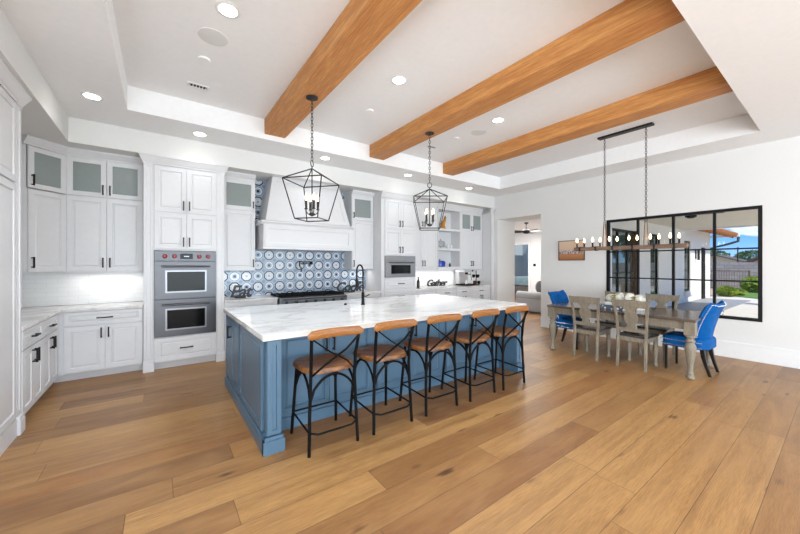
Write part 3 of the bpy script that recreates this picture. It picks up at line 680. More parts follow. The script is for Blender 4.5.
def make_chair(label):
    c = thing('dining_chair', label, 'chair', (0, 0, 0), 0, 'grey wooden dining chairs')
    MB().prism([(-.20, -.20), (.20, -.20), (.225, .20), (.215, .215), (-.215, .215), (-.225, .20)], .435, .465, 'z').build('seat', SEATW, c, bevel=.008)
    MB().box(-.19, .19, .165, .19, .375, .434).box(-.19, .19, -.195, -.175, .375, .434).box(-.2, -.18, -.175, .165, .375, .434).box(.18, .2, -.175, .165, .375, .434).build('seat_frame', GREYW, c)
    for s_ in (-1, 1):
        MB().lathe([(a*1.3, b) for a, b in [(.018, 0), (.024, .015), (.02, .04), (.017, .05), (.024, .14), (.032, .23), (.028, .27), (.019, .29), (.026, .30), (.026, .31), (.02, .32), (.026, .33), (.026, .434)]], 10).build('leg', GREYW, c, loc=(s_*.185, .175, 0))
        # rear leg + stile, square section, raked
        path = [(-.19, 0, -.035), (-.19, .44, 0), (-.205, .70, -.015), (-.225, .90, -.065)]
        vs = []
        for (x, z, y) in path:
            for dx, dy in ((-.018, -.016), (.018, -.016), (.018, .016), (-.018, .016)): vs.append((s_*-1*x+dx*1, -.205+y+dy, z))
        fs = [(4*k+j, 4*k+(j+1) % 4, 4*k+4+(j+1) % 4, 4*k+4+j) for k in range(3) for j in range(4)]+[(0, 1, 2, 3), (15, 14, 13, 12)]
        MB().add(vs, fs).build('leg', GREYW, c, bevel=.003)
    sh = Matrix.Rotation(R(-10.5), 4, 'X'); O = Matrix.Translation((0, -.21, .52)) @ Matrix.Rotation(R(9.5), 4, 'X')
    # top rail
    MB().prism([(-.245, .35), (.245, .35), (.255, .405), (.26, .455), (.20, .448), (0, .452), (-.20, .448), (-.26, .455), (-.255, .405)], -.014, .014, 'y', O).build('top_rail', GREYW, c, bevel=.003)
    MB().box(-.19, .19, -.012, .012, -.005, .045, O).build('lower_rail', GREYW, c)
    half = [(.065, .04), (.062, .06), (.05, .085), (.062, .11), (.085, .14), (.098, .18), (.098, .21), (.085, .245), (.066, .27), (.058, .29), (.066, .31), (.092, .325), (.105, .352)]
    MB().prism(half+[(-x, z) for x, z in half[::-1]], -.009, .009, 'y', O).build('back_splat', GREYW, c, bevel=.002)
    return c
c0 = make_chair('grey wooden splat-back chair on the near side of the dining table, left of the pair'); c0.scale = (.88, 1, .985); c0.location = (5.53, 2.41, 0); c0.rotation_euler = (0, 0, R(-90))
dup(c0, (5.53, 1.80, 0), R(-90), 'grey wooden splat-back chair on the near side of the table, right of its pair')
dup(c0, (6.40, 1.83, 0), R(90), 'grey wooden splat-back chair on the window side, its top rail showing right of the flowers')
dup(c0, (6.40, 2.46, 0), R(90), 'grey wooden splat-back chair on the window side, mostly hidden behind the white flowers')
# blue wing-back chairs
def make_blue(label):
    c = thing('velvet_chair', label, 'chair', (0, 0, 0), 0, 'blue velvet host chairs')
    # seat cushion
    pl = []
    for k in range(32):
        a = 2*pi*k/32; e = 5; cx = abs(cos(a))**(2/e)*math.copysign(1, cos(a)); cy = abs(sin(a))**(2/e)*math.copysign(1, sin(a)); pl.append((cx*(.25+.01*cy), cy*.25+.02))
    vs = []; lv = ((.95, .335), (1, .345), (1, .43), (.985, .455), (.93, .472), (.7, .483), (.3, .487))
    for s_, z in lv: vs += [(x*s_, (y-.02)*s_+.02, z) for x, y in pl]
    fs = [(i*32+k, i*32+(k+1) % 32, (i+1)*32+(k+1) % 32, (i+1)*32+k) for i in range(len(lv)-1) for k in range(32)]+[tuple(range(32))[::-1], tuple((len(lv)-1)*32+k for k in range(32))]
    MB().add(vs, fs, None, True).build('seat', BLVEL, c)
    # back shell
    NU, NV = 24, 20
    def surf(u, v, side):
        z = .34+.60*v
        top = .02*cos(2*pi*u)*0+(.025*(abs(u)**2)-.012*math.exp(-((abs(u)-.62)/.16)**2)) if v > .5 else 0
        z += top*(v-.5)*2
        hw = .215+.055*min(1, v*1.4)**1.2 if v < .72 else .27-.0*(v-.72)
        hw += -.035*math.exp(-((v-.22)/.18)**2)
        x = u*hw; lean = -.165-.13*v*v-.01; wing = (.10*(1-v)+.05)*abs(u)**3.2
        y = lean+wing
        th = .03 if abs(u) < .9 else .03*math.sqrt(max(0, 1-((abs(u)-.9)/.1)**2))
        if v > .93: th *= math.sqrt(max(0, 1-((v-.93)/.07)**2))
        if side > 0:
            tu = 0
            for row in range(4):
                vv = .42+.14*row
                for q in ([-.5, 0, .5] if row % 2 else [-.25, .25, -.75, .75]): tu += math.exp(-(((u-q)*.25)**2+((v-vv)*.6)**2)/.0009)
            y += th+.012-.028*min(1, tu) if th > .029 else th
        else: y -= th
        return (x, y, z)
    vs = []; fs = []
    for side in (1, -1):
        for j in range(NV+1):
            for i in range(NU+1): vs.append(surf(-1+2*i/NU, j/NV, side))
    W_ = NU+1; H_ = (NV+1)*W_
    for j in range(NV):
        for i in range(NU):
            a = j*W_+i; fs.append((a, a+1, a+1+W_, a+W_)); a += H_; fs.append((a+W_, a+1+W_, a+1, a))
    for i in range(NU): fs += [(i, H_+i, H_+i+1, i+1), (NV*W_+i, NV*W_+i+1, H_+NV*W_+i+1, H_+NV*W_+i)]
    for j in range(NV): fs += [(j*W_, (j+1)*W_, H_+(j+1)*W_, H_+j*W_), (j*W_+NU, H_+j*W_+NU, H_+(j+1)*W_+NU, (j+1)*W_+NU)]
    MB().add(vs, fs, None, True).build('backrest', BLVEL, c)
    nb = MB()
    for j in range(3, 30):
        v = j/30*.98
        for s_ in (-.955, .955): x, y, z = surf(s_, v, -1); nb.ball((x, y-.003, z), .0075, 6, 4)
    for i in range(1, 24): x, y, z = surf(-1+2*i/24, .955, -1); nb.ball((x, y-.004, z), .0075, 6, 4)
    nb.build('back_nailheads', NAIL, c)
    nb = MB()
    for zz in (.36, .425):
        for k in range(-11, 12): nb.ball((k*.0205, .2715, zz), .0065, 6, 4)
        for k in range(-9, 12):
            for s_ in (-1, 1): nb.ball((s_*.2555, .02+k*.0205, zz), .0065, 6, 4)
    nb.build('seat_nailheads', NAIL, c)
    MB().tube([(.035*cos(a), -.0, .035*sin(a)) for a in [2*pi*k/16 for k in range(16)]], .004, 6, closed=True, M=Matrix.Translation((0, -.32, .82))).build('ring_pull', NAIL, c)
    for s_ in (-1, 1):
        MB().lathe([(.016, 0), (.022, .33)], 4, a0=pi/4, square=True).build('leg', BLWOOD, c, loc=(s_*.205, .215, 0), bevel=.002)
        vs = []
        for z, y, r_ in ((0, -.235, .015), (.12, -.20, .018), (.24, -.17, .022), (.36, -.155, .024)):
            vs += [(s_*.175+dx*r_, y+dy*r_, z) for dx, dy in ((-1, -1), (1, -1), (1, 1), (-1, 1))]
        fs = [(4*k+j, 4*k+(j+1) % 4, 4*k+4+(j+1) % 4, 4*k+4+j) for k in range(3) for j in range(4)]+[(0, 1, 2, 3), (15, 14, 13, 12)]
        MB().add(vs, fs).build('leg', BLWOOD, c, bevel=.002)
    return c
b0 = make_blue('bright blue velvet chair seen from behind at the window end of the table, nailhead trim'); b0.location = (5.89, 1.29, 0); b0.rotation_euler = (0, 0, R(-2))
dup(b0, (5.93, 2.96, 0), R(180), 'blue velvet chair with tufted front facing the camera at the far table end')
# flowers
fl = thing('flower_box', 'long white wooden planter box of white hydrangeas on the dining table', 'flower arrangement', (5.85, 2.08, .761))
mb = hollow(MB(), -.07, .07, -.25, .25, 0, .09, .01)
mb = MB().box(-.07, .07, -.25, .25, 0, .01).box(-.07, -.06, -.25, .25, .01, .09).box(.06, .07, -.25, .25, .01, .09).box(-.06, .06, -.25, -.24, .01, .09).box(-.06, .06, .24, .25, .01, .09)
mb.build('planter', PORC, fl)
WHT = mat('white_petal', (240, 236, 224), .7); YEL = mat('yellow_green_bud', (150, 140, 50), .7); LEAF = mat('leaf_green', (60, 92, 36), .55, var=.3)
for k, (yy, hh, rr) in enumerate(((-.20, .15, .075), (-.07, .155, .085), (.06, .16, .08), (.19, .14, .07))):
    mb = MB(); mb.ball((0, 0, 0), rr*.8, 10, 8)
    for q in range(130):
        a = random.uniform(0, 2*pi); b_ = math.acos(random.uniform(-.7, 1)); n_ = Vector((sin(b_)*cos(a), sin(b_)*sin(a), cos(b_))); p = n_*rr
        u_ = n_.orthogonal().normalized()*.016; v_ = n_.cross(u_).normalized()*.016
        for g in range(4):
            c1, s1 = cos(g*pi/2), sin(g*pi/2); e1 = u_*c1+v_*s1; e2 = u_*-s1+v_*c1
            mb.add([p, p+e1*.9+e2*.45+n_*.004, p+e1*1.2, p+e1*.9-e2*.45+n_*.004], [(0, 1, 2, 3)])
    mb.build('blossom', WHT, fl, loc=(0, yy, hh))
for k, yy in enumerate((.135, -.145)):
    mb = MB()
    for q in range(26): mb.ball((random.uniform(-.03, .03), random.uniform(-.03, .03), random.uniform(-.03, .035)), .012, 6, 4)
    mb.build('bud_cluster', YEL, fl, loc=(-.04, yy, .16))
mb = MB()
for q in range(60):
    a = random.uniform(0, 2*pi); p = Vector((random.uniform(-.05, .05), random.uniform(-.24, .24), .085)); dv_ = Vector((cos(a), sin(a)*.6, random.uniform(.1, .7))).normalized(); sd_ = dv_.cross(Vector((0, 0, 1))).normalized()*.015
    mb.add([p, p+dv_*.04+sd_, p+dv_*.085, p+dv_*.04-sd_], [(0, 1, 2, 3)])
mb.build('foliage', LEAF, fl)
def text(name, s_, size, ext, loc, rot, m, parent=None, shear=0, bevel=0, sx=1):
    cu = bpy.data.curves.new(name, 'FONT'); cu.body = s_; cu.size = size; cu.extrude = ext; cu.align_x = 'CENTER'; cu.shear = shear; cu.bevel_depth = bevel; cu.offset = bevel; cu.space_character = .9
    o = bpy.data.objects.new(name+'_curve', cu); COL.objects.link(o); dg = bpy.context.evaluated_depsgraph_get(); dg.update()
    me = bpy.data.meshes.new_from_object(o.evaluated_get(dg)); COL.objects.unlink(o); bpy.data.objects.remove(o)
    me.transform(Matrix.Diagonal((sx, 1, 1, 1))); me.materials.clear(); me.materials.append(m)
    r = bpy.data.objects.new(name, me); COL.objects.link(r); r.location = loc; r.rotation_euler = rot
    if parent: r.parent = parent
    return r
RUN = mat('grey_white_patterned_cloth', (214, 216, 218), .9)
_t = NT(RUN.node_tree); _v = _t.new('ShaderNodeTexVoronoi'); _t.put(_v.inputs['Vector'], _t.obj()); _v.inputs['Scale'].default_value = 22
_t.put(_t.n['Principled BSDF'].inputs['Base Color'], _t.mix(_t.ramp(_v.outputs['Distance'], [(.32, (0, 0, 0, 1)), (.42, (1, 1, 1, 1))]), S((226, 226, 226)), S((84, 92, 108))))
tr = thing('patterned_tray', 'low grey and white patterned tray in front of the flower box on the dining table', 'tray', (5.62, 2.10, .761))
MB().box(-.05, .05, -.24, .24, 0, .012).box(-.05, -.042, -.24, .24, .012, .055).box(.042, .05, -.24, .24, .012, .055).box(-.042, .042, -.24, -.232, .012, .055).box(-.042, .042, .232, .24, .012, .055).build('tray_body', RUN, tr)

# ================================================================== LIGHT FIXTURES
def chain(mb, x, y, z0, z1, p=.036, r=.0035, a=.012):
    n = max(2, int(round((z1-z0)/p))); p = (z1-z0)/n
    for k in range(n):
        zc = z0+p*(k+.5); pts = []
        for j in range(10):
            an = 2*pi*j/10; u = a*cos(an); h_ = (p*.5+.006)*sin(an); pts.append((x+(u if k % 2 else 0), y+(0 if k % 2 else u), zc+h_))
        mb.tube(pts, r, 5, closed=True)
    return mb
def candle(root, x, y, z, col=None, h=.075):
    c = MB().lathe([(.012, 0), (.012, h)], 10).build('candle', col or BLACK, root, loc=(x, y, z))
    MB().lathe([(.005, h), (.012, h+.012), (.015, h+.03), (.010, h+.052), (.002, h+.075)], 10).build('bulb', BULB, c)
def make_lantern(label):
    r = thing('lantern_pendant', label, 'pendant light', (0, 0, 0), 0, 'cage lantern pendants over the island')
    # z measured down from beam (0)
    MB().lathe([(.065, -.012), (.065, -.004), (.05, 0)], 20).lathe([(.012, -.035), (.02, -.02), (.02, -.012)], 10).build('canopy', LANT, r)
    chain(MB(), 0, 0, -.70, -.035).build('chain', LANT, r)
    MB().tube([(.03*cos(a), 0, -.735+.035*sin(a)) for a in [2*pi*k/14 for k in range(14)]], .005, 6, closed=True).build('loop', LANT, r)
    a_, b_ = .225, .135; za, zt, zb = -.79, -.935, -1.355; cg = MB(); q = .0065
    T = [(a_, a_), (-a_, a_), (-a_, -a_), (a_, -a_)]; Bm = [(b_, b_), (-b_, b_), (-b_, -b_), (b_, -b_)]
    for k in range(4):
        t1 = T[k]+(zt,); t2 = T[(k+1) % 4]+(zt,); d1 = Bm[k]+(zb,); d2 = Bm[(k+1) % 4]+(zb,)
        for p1, p2 in ((t1, t2), (d1, d2), (t1, d1), (t1, (0, 0, za))): cg.tube([p1, p2], q, 4)
    cg.build('cage', LANT, r)
    MB().tube([(0, 0, -.765), (0, 0, -1.28)], .006, 8).lathe([(.008, -1.32), (.035, -1.305), (.035, -1.29), (.012, -1.275)], 12).build('stem', LANT, r)
    arm = MB()
    for k in range(4):
        an = pi/4+k*pi/2; x, y = .065*cos(an), .065*sin(an)
        arm.tube([(0, 0, -1.295), (x*.6, y*.6, -1.30), (x, y, -1.27), (x, y, -1.245)], .005, 6); arm.lathe([(.02, -1.245), (.02, -1.238)], 10, Matrix.Translation((x, y, 0)))
    arm.build('candle_arms', LANT, r)
    for k in range(4): an = pi/4+k*pi/2; candle(r, .065*cos(an), .065*sin(an), -1.238, LANT, .09)
    return r
l0 = make_lantern('open cage lantern pendant on the left beam, in front of the range hood'); l0.location = (1.364, 3.52, 3.30); l0.rotation_euler = (0, 0, R(41))
dup(l0, (3.075, 3.50, 3.30), R(-38), 'open cage lantern pendant on the middle beam, in front of the microwave tower')
ch = thing('linear_chandelier', 'long brown wooden bar chandelier with candle bulbs over the dining table', 'chandelier', (5.80, 2.06, 0))
MB().box(-.05, .05, -.37, .37, ZT-.03, ZT-.001).build('canopy', LANT, ch, bevel=.004)
chain(MB(), 0, .28, 2.12, ZT-.03, .04).build('chain', LANT, ch); chain(MB(), 0, -.28, 2.12, ZT-.03, .04).build('chain', LANT, ch)
for s_ in (-1, 1):
    mb = MB().tube([(0, s_*.28-.012, 2.09), (0, s_*.28-.03, 1.72)], .008, 6).tube([(0, s_*.28+.012, 2.09), (0, s_*.28+.03, 1.72)], .008, 6)
    mb.build('hanger', BARW, ch); MB().tube([(0, s_*.28+.017*cos(a), 2.105+.017*sin(a)) for a in [2*pi*k/12 for k in range(12)]], .004, 6, closed=True).build('ring', LANT, ch)
MB().box(-.035, .035, -.755, .755, 1.675, 1.735).build('bar', BARW, ch, bevel=.004)
for yy in (.655, .405, .155, -.115, -.385, -.615):
    MB().box(-.065, .065, yy-.05, yy+.05, 1.735, 1.741).box(-.04, .04, yy-.012, yy+.012, 1.67, 1.738).build('bracket', LANT, ch)
    for s_ in (-1, 1): candle(ch, s_*.045, yy-s_*.038, 1.741, BLACK, .075)
def can(x, y, z, lb):
    r = thing('recessed_light', lb, 'recessed light', (x, y, z), 0, 'recessed ceiling lights')
    MB().lathe([(.085, -.006), (.095, -.003), (.095, -.0005), (.075, -.0005), (.07, -.006)], 24).build('trim_ring', TRIM, r)
    MB().lathe([(.068, -.0062), (.068, -.001)], 24).build('lens', CAN, r)
    light('recessed_lamp', 'SPOT', (x, y, z-.02), (0, 0, 0), (6 if y > 4 else 40) if z < ZT else 68, (.80, .90, 1), spot_size=R(130), spot_blend=.8, shadow_soft_size=.07).parent = None
for a in ((.447, 2.975, ZT, 'recessed light in the tray at the top, left of the first beam'), (2.161, 2.978, ZT, 'recessed light in the tray between left and middle beams'),
          (3.903, 2.969, ZT, 'recessed light in the tray between middle and right beams'), (-.578, 4.734, ZL, 'recessed light in the low ceiling at upper left above the corner cabinets'),
          (.445, 5.245, ZL, 'recessed light in the low ceiling above the double oven'), (2.238, 5.194, ZL, 'recessed light in the low ceiling above the range hood'),
          (4.002, 5.207, ZL, 'recessed light in the low ceiling above the microwave tower'), (5.835, 5.255, ZL, 'recessed light in the low ceiling above the open shelves'),
          (-.50, 2.97, ZL, 'recessed light in the low ceiling cut by the top left picture edge'), (1.3, -.9, ZL, 'added unseen recessed light behind the photographer on the left'), (4.6, -.9, ZL, 'added unseen recessed light behind the photographer on the right'), (1.3, -4, ZL, 'rearmost added unseen recessed light on the left'), (4.6, -4, ZL, 'rearmost added unseen recessed light on the right')): can(*a)  # the cans behind the camera are unseen, added to light the room
def disc(name, x, y, z, r_, lb, cat, h=.012, m=None): return tag(MB().lathe([(r_*.9, -h), (r_, -h*.6), (r_, -.0005)], 24).build(name, m or CEIL, loc=(x, y, z)), lb, cat)
disc('ceiling_speaker', .391, 3.409, ZT, .12, 'round white ceiling speaker left of the first beam', 'speaker', .006, mat('speaker_grille', (226, 226, 225), .8))
disc('ceiling_speaker', 4.02, 3.42, ZT, .12, 'round white ceiling speaker between middle and right beams', 'speaker', .006, bpy.data.materials['speaker_grille'])
disc('smoke_detector', .36, 3.828, ZT, .055, 'small white round detector left of the first beam', 'smoke detector', .016)
disc('smoke_detector', 2.28, 3.80, ZT, .05, 'small white round detector between left and middle beams', 'smoke detector', .016)
disc('smoke_detector', 3.906, 3.797, ZT, .05, 'small white round detector between middle and right beams', 'smoke detector', .016)
def vent(x, y, lb, wx=.1, wy=.17):
    v = thing('ceiling_vent', lb, 'vent', (x, y, ZT), 0, 'ceiling air vents')
    MB().box(-wx, wx, -wy, -wy+.02, -.008, -.0005).box(-wx, wx, wy-.02, wy, -.008, -.0005).box(-wx, -wx+.02, -wy+.02, wy-.02, -.008, -.0005).box(wx-.02, wx, -wy+.02, wy-.02, -.008, -.0005).build('frame', TRIM, v)
    MB().box(-wx+.02, wx-.02, -wy+.02, wy-.02, -.002, -.0005).build('backing', BLACK, v); n_ = 6; mb = MB()
    for k in range(n_): xx = -wx+.03+k*(2*wx-.06)/(n_-1); mb.box(xx-.004, xx+.004, -wy+.02, wy-.02, -.005, -.002)
    mb.build('slats', TRIM, v)
vent(.358, 4.449, 'white slotted air vent left of the first beam', .11, .055); vent(3.85, 4.33, 'white air vent beside the end of the right beam', .11, .055); vent(5.25, 1.38, 'white air vent at the near end of the right beam', .09, .11)

# ================================================================== SMALL THINGS IN THE KITCHEN
def sign(word, x, y, size, lb, rz=0):
    o = thing('word_sign', lb, 'sign', (x, y, .901), rz)
    l_ = text('letters', word, size, .009, (0, 0, .018), (R(90), 0, 0), mat('sign_iron_'+word.lower(), (34, 36, 42), .5), o, .3, .003); w_ = max(v.co.x for v in l_.data.vertices)+.01
    MB().box(-w_*(1 if word == 'Gather' else .4), w_*(1 if word == 'Gather' else .4), -.03, .03, 0, .02).build('base', PORC if word == 'Gather' else BLACK, o)
sign('Eat', 1.06, 5.86, .27, 'black iron word sign reading Eat on the counter left of the range', R(-8))
sign('Cook', 3.03, 5.88, .25, 'dark blue-black word sign reading Cook on the counter right of the range', R(-8))
sign('Gather', 5.43, 5.93, .23, 'dark word sign reading Gather on the white bar counter', R(-5))
pf = thing('pot_filler', 'black folding pot filler faucet on the patterned tile above the range', 'faucet', (2.38, YB-.009, 1.47))
MB().lathe([(.03, 0), (.03, .012), (.014, .016), (.014, .05)], 14, Matrix.Rotation(R(90), 4, 'X')).build('wall_flange', BLACK, pf)
MB().tube([(0, -.05, -.025), (0, -.05, .035)], .013).tube([(0, -.05, .022), (-.26, -.09, .022)], .010).tube([(0, -.05, -.012), (-.26, -.09, -.012)], .008).build('arm', BLACK, pf)
MB().tube([(-.26, -.09, .03), (-.26, -.09, -.06), (-.24, -.12, -.08), (-.24, -.13, -.13)], .012).lathe([(.016, -.16), (.016, -.13)], 10, Matrix.Translation((-.24, -.13, 0))).build('spout', BLACK, pf)
# shelves content
BPOT = mat('cobalt_enamel', (16, 60, 170), .2)
po = thing('dutch_oven', 'cobalt blue lidded pot on the lowest open shelf', 'pot', (5.61, 6.01, 1.386))
MB().lathe([(.10, 0), (.125, .01), (.132, .10), (.13, .105)], 24).build('pot_body', BPOT, po)
MB().lathe([(.134, .105), (.134, .115), (.10, .135), (.03, .142), (.012, .145), (.012, .155), (.02, .16), (.02, .168), (.01, .172)], 24).build('lid', BPOT, po)
mb = MB()
for s_ in (-1, 1): mb.tube([(s_*.128, -.03, .085), (s_*.155, -.03, .085), (s_*.155, .03, .085), (s_*.128, .03, .085)], .006, 6)
mb.build('handle', BPOT, po)
tag(MB().lathe([(.025, 0), (.028, .01), (.022, .07), (.012, .08), (.014, .095)], 14).build('pepper_mill', mat('dark_mill', (50, 46, 44), .3, .6), loc=(5.93, 5.98, 1.386)), 'small dark grey jar beside the blue pot on the lowest open shelf', 'jar')
GLS = glass_mat('clear_glassware', (225, 230, 232), .05, .8)
gd = thing('glass_cake_dome', 'clear glass domed cake stand on the middle open shelf', 'cake stand', (5.63, 6.0, 1.841))
MB().lathe([(.06, 0), (.06, .006), (.012, .015), (.012, .05), (.12, .055), (.13, .062)], 24).build('stand', GLS, gd)
MB().lathe([(.11, .062), (.112, .12), (.095, .165), (.05, .19), (.01, .197), (.012, .215), (.018, .225), (.01, .235)], 24).build('dome', GLS, gd)
cu0 = tag(MB().lathe([(.02, 0), (.026, .01), (.028, .08), (.022, .09), (.022, .10)], 14).build('white_mug', PORC, loc=(5.86, 5.97, 1.841)), 'small white cup next to the glass cake stand, left of the pair', 'cup', 'white cups on the middle shelf')
cu1 = cu0.copy(); COL.objects.link(cu1); cu1.location = (5.97, 5.97, 1.841); cu1['label'] = 'small white cup on the middle open shelf, the one farther from the glass cake stand'
po.scale = (1.1, 1.0, 1.1)
# amber leaf-like figurine
AM = mat('amber_glaze', (208, 140, 24), .35, var=.35, bscale=40)
mb = MB().lathe([(.09, 0), (.10, .01), (.06, .05), (.05, .10)], 14, Matrix.Scale(.7, 4, (0, 1, 0)))
mb.tube([(-.02, 0, .08), (.0, 0, .16), (.05, 0, .24), (.075, 0, .31), (.06, 0, .34)], [.055, .05, .036, .024, .008], 8).tube([(-.04, 0, .07), (-.08, 0, .12), (-.10, 0, .15)], [.035, .02, .006], 8)
tag(mb.build('rooster_figurine', AM, loc=(5.72, 6.0, 2.321)), 'yellow and amber figurine standing on the top open shelf', 'figurine')
# espresso machine
STEEL2 = mat('polished_steel', (205, 205, 207), .3, metal=.7)
em = thing('espresso_machine', 'stainless steel espresso machine on the bar counter at the right', 'coffee machine', (6.42, 5.93, .901))
MB().box(-.17, .17, .04, .17, .03, .34).build('body', STEEL2, em, bevel=.006)
MB().box(-.18, .18, -.17, .18, .34, .42).build('head', STEEL2, em, bevel=.008)
MB().box(-.17, .17, -.19, .17, 0, .045).build('drip_tray', BLACK, em, bevel=.004)
MB().lathe([(.035, .285), (.038, .29), (.038, .345)], 14, Matrix.Translation((-.05, -.11, 0))).tube([(-.05, -.14, .30), (-.05, -.24, .29)], .011).build('portafilter', BLACK, em)
MB().tube([(.09, -.12, .34), (.10, -.14, .2), (.10, -.15, .13)], .006).build('steam_wand', STEEL, em)
MB().lathe([(.033, 0), (.028, .09)], 12, Matrix.Translation((-.05, -.11, .046))).build('cup', PORC, em)
MB().lathe([(.02, 0), (.018, .02)], 12, Matrix.Translation((.1, -.17, .38)) @ Matrix.Rotation(R(90), 4, 'X')).build('dial', BLACK, em)
gr = thing('cup_carousel', 'black tiered mug rack right of the espresso machine', 'mug rack', (6.83, 5.90, .901))
MB().lathe([(.10, 0), (.10, .012), (.012, .02), (.010, .36), (.02, .37)], 14).build('stand', BLACK, gr)
for k in range(6):
    a = k*pi/3; zz = .02 if k % 2 else .19; MB().lathe([(.028, 0), (.038, .02), (.040, .085), (.034, .085), (.032, .03), (.01, .025)], 12).tube([(.038, 0, .07), (.062, 0, .06), (.062, 0, .03), (.036, 0, .02)], .005, 6).build('mug', mat('mug_red', (96, 22, 26), .3) if k == 3 else BLACK, gr, loc=(.068*cos(a), .068*sin(a), zz))
bt = thing('syrup_bottle', 'dark bottle on the bar counter against the microwave tower', 'bottle', (4.80, 5.86, .901))
MB().lathe([(.034, 0), (.036, .01), (.036, .15), (.014, .20), (.013, .24)], 16).build('bottle_body', mat('dark_bottle', (36, 34, 36), .15), bt)
MB().lathe([(.015, .24), (.015, .262)], 12).build('cap', BLACK, bt)
# picture + switches
pc = thing('framed_picture', 'framed warm-toned landscape photograph on the white wall left of the window', 'picture', (XW, 3.545, 1.53))
MB().box(-.025, -.001, -.277, -.265, 0, .43).box(-.025, -.001, .265, .277, 0, .43).box(-.025, -.001, -.265, .265, 0, .012).box(-.025, -.001, -.265, .265, .418, .43).build('frame', mat('dark_picture_frame', (58, 44, 36), .4), pc)
def pic_mat():
    m = bpy.data.materials.new('picture_print'); m.use_nodes = True; t = NT(m.node_tree); b = t.n['Principled BSDF']; x, y, z = t.xyz(t.obj())
    n1 = t.noise(t.scale(t.obj(), (1, 6, 14)), 3, 4); zz = t.m('ADD', z, t.m('MULTIPLY', t.m('SUBTRACT', n1, .5), .08))
    c = t.ramp(t.m('DIVIDE', zz, .43), [(0, S((150, 96, 60))), (.3, S((190, 130, 84))), (.38, S((110, 84, 80))), (.5, S((160, 140, 140))), (.56, S((216, 186, 158))), (1, S((222, 196, 170)))])
    bl = t.ramp(t.noise(t.scale(t.obj(), (1, 16, 9)), 3, 2), [(.5, (0, 0, 0, 1)), (.56, (1, 1, 1, 1))]); band = t.m('MULTIPLY', t.m('GREATER_THAN', z, .14), t.m('LESS_THAN', z, .235))
    t.put(b.inputs['Base Color'], t.mix(t.m('MULTIPLY', t.m('MULTIPLY', bl, band), .8), c, S((225, 218, 214)))); b.inputs['Roughness'].default_value = .3; return m
MB().box(-.016, -.002, -.265, .265, .012, .418).build('print', pic_mat(), pc)
sw = thing('light_switch', 'white rocker light switch plate on the passage wall', 'light switch', (7.66, oy1, 1.0))
MB().box(-.06, .06, -.006, -.0005, -.06, .06).build('plate', PORC, sw, bevel=.002)
for s_ in (-1, 1): MB().box(s_*.025-.015, s_*.025+.015, -.009, -.006, -.032, .032).build('rocker', PORC, sw)

# ================================================================== LIVING ROOM THROUGH THE PASSAGE
YL1 = 9.0
LZ = 2.80
mb = MB().box(XO, 12.0, YL1, YL1+.1, 0, LZ).box(XO, 12.0, 3.95, 4.05, 0, LZ)
struct('wall_living_side', mb, WALL)
mb = MB().box(12.0, 12.1, 4.05, 7.65, 0, LZ).box(12.0, 12.1, 8.55, YL1, 0, LZ).box(12.0, 12.1, 7.65, 8.55, 2.25, LZ); struct('wall_living_far', mb, WALL)
struct('ceiling_living', bx(XO, 16.0, 3.95, YL1+.1, LZ, LZ+.1), CEIL)
BLW = mat('pale_blue_paint', (150, 160, 166), .8)
mb = MB().box(15.0, 15.1, 6.0, 10.0, 0, LZ).box(12.1, 15.0, 9.9, 10.0, 0, LZ).box(12.1, 15.0, 6.0, 6.1, 0, LZ); struct('wall_bedroom', mb, BLW)
struct('trim_5', MB().box(11.98, 12.0, 7.55, 7.65, 0, 2.25).box(11.98, 12.0, 8.55, 8.65, 0, 2.25).box(11.98, 12.0, 7.55, 8.65, 2.25, 2.35), TRIM)
struct('baseboard_living', MB().box(11.98, 12.0, 4.05, 6.0, 0, .15).box(11.98, 12.0, 7.1, 7.55, 0, .15), TRIM)
light('living_lamp', 'AREA', (9.9, 6.6, LZ-.02), (0, 0, 0), 90, (1, .97, .93), shape='DISK', size=1.6)
light('bedroom_lamp', 'AREA', (13.5, 8.0, LZ-.02), (0, 0, 0), 20, (.9, .96, 1), shape='DISK', size=.8)
dd = struct('door_2', MB().door(6.1, 7.0, .01, 2.2, 0, .04, .12), TRIM); dd.rotation_euler = (0, 0, R(-90)); dd.location = (11.96, 13.1, 0)
mb = MB()
for zz in (.25, 1.1, 1.95): mb.box(6.96, 7.0, -.05, -.04, zz-.05, zz+.05)
o = mb.build('hinge', BLACK, dd)
tag(MB().box(-.02, -.001, -.05, .05, -.05, .05).build('thermostat', BLACK, loc=(11.999, 7.38, 1.42)), 'small square black thermostat on the living room wall', 'thermostat')
fn = thing('ceiling_fan', 'black ceiling fan in the living room seen through the passage', 'ceiling fan', (9.6, 6.2, LZ))
MB().lathe([(.02, -.06), (.07, -.03), (.07, -.001)], 16).lathe([(.015, -.22), (.015, -.06)], 8).build('downrod', BLACK, fn)
MB().lathe([(.06, -.36), (.11, -.33), (.12, -.26), (.08, -.22), (.02, -.215)], 20).build('motor', BLACK, fn)
for k in range(5):
    M = Matrix.Rotation(R(20+72*k), 4, 'Z') @ Matrix.Translation((0, 0, -.29)) @ Matrix.Rotation(R(12), 4, 'X')
    MB().prism([(.10, -.04), (.25, -.06), (.66, -.07), (.68, 0), (.66, .07), (.25, .06), (.10, .04)], -.006, .006, 'z', M).build('blade', BLACK, fn)
GF = mat('grey_sofa_fabric', (176, 176, 173), .9, bump=.3, bscale=150)
so = thing('sofa', 'light grey rolled-arm sofa in the living room through the passage', 'sofa', (9.75, 5.62, 0))
MB().box(-.85, .95, -.48, .42, .07, .42).build('base', GF, so, bevel=.02)
MB().box(-.62, .72, -.2, .43, .42, .56).build('seat_cushion', GF, so, bevel=.03)
MB().box(-.64, .74, -.50, -.22, .42, .60).build('backrest', GF, so, bevel=.05)
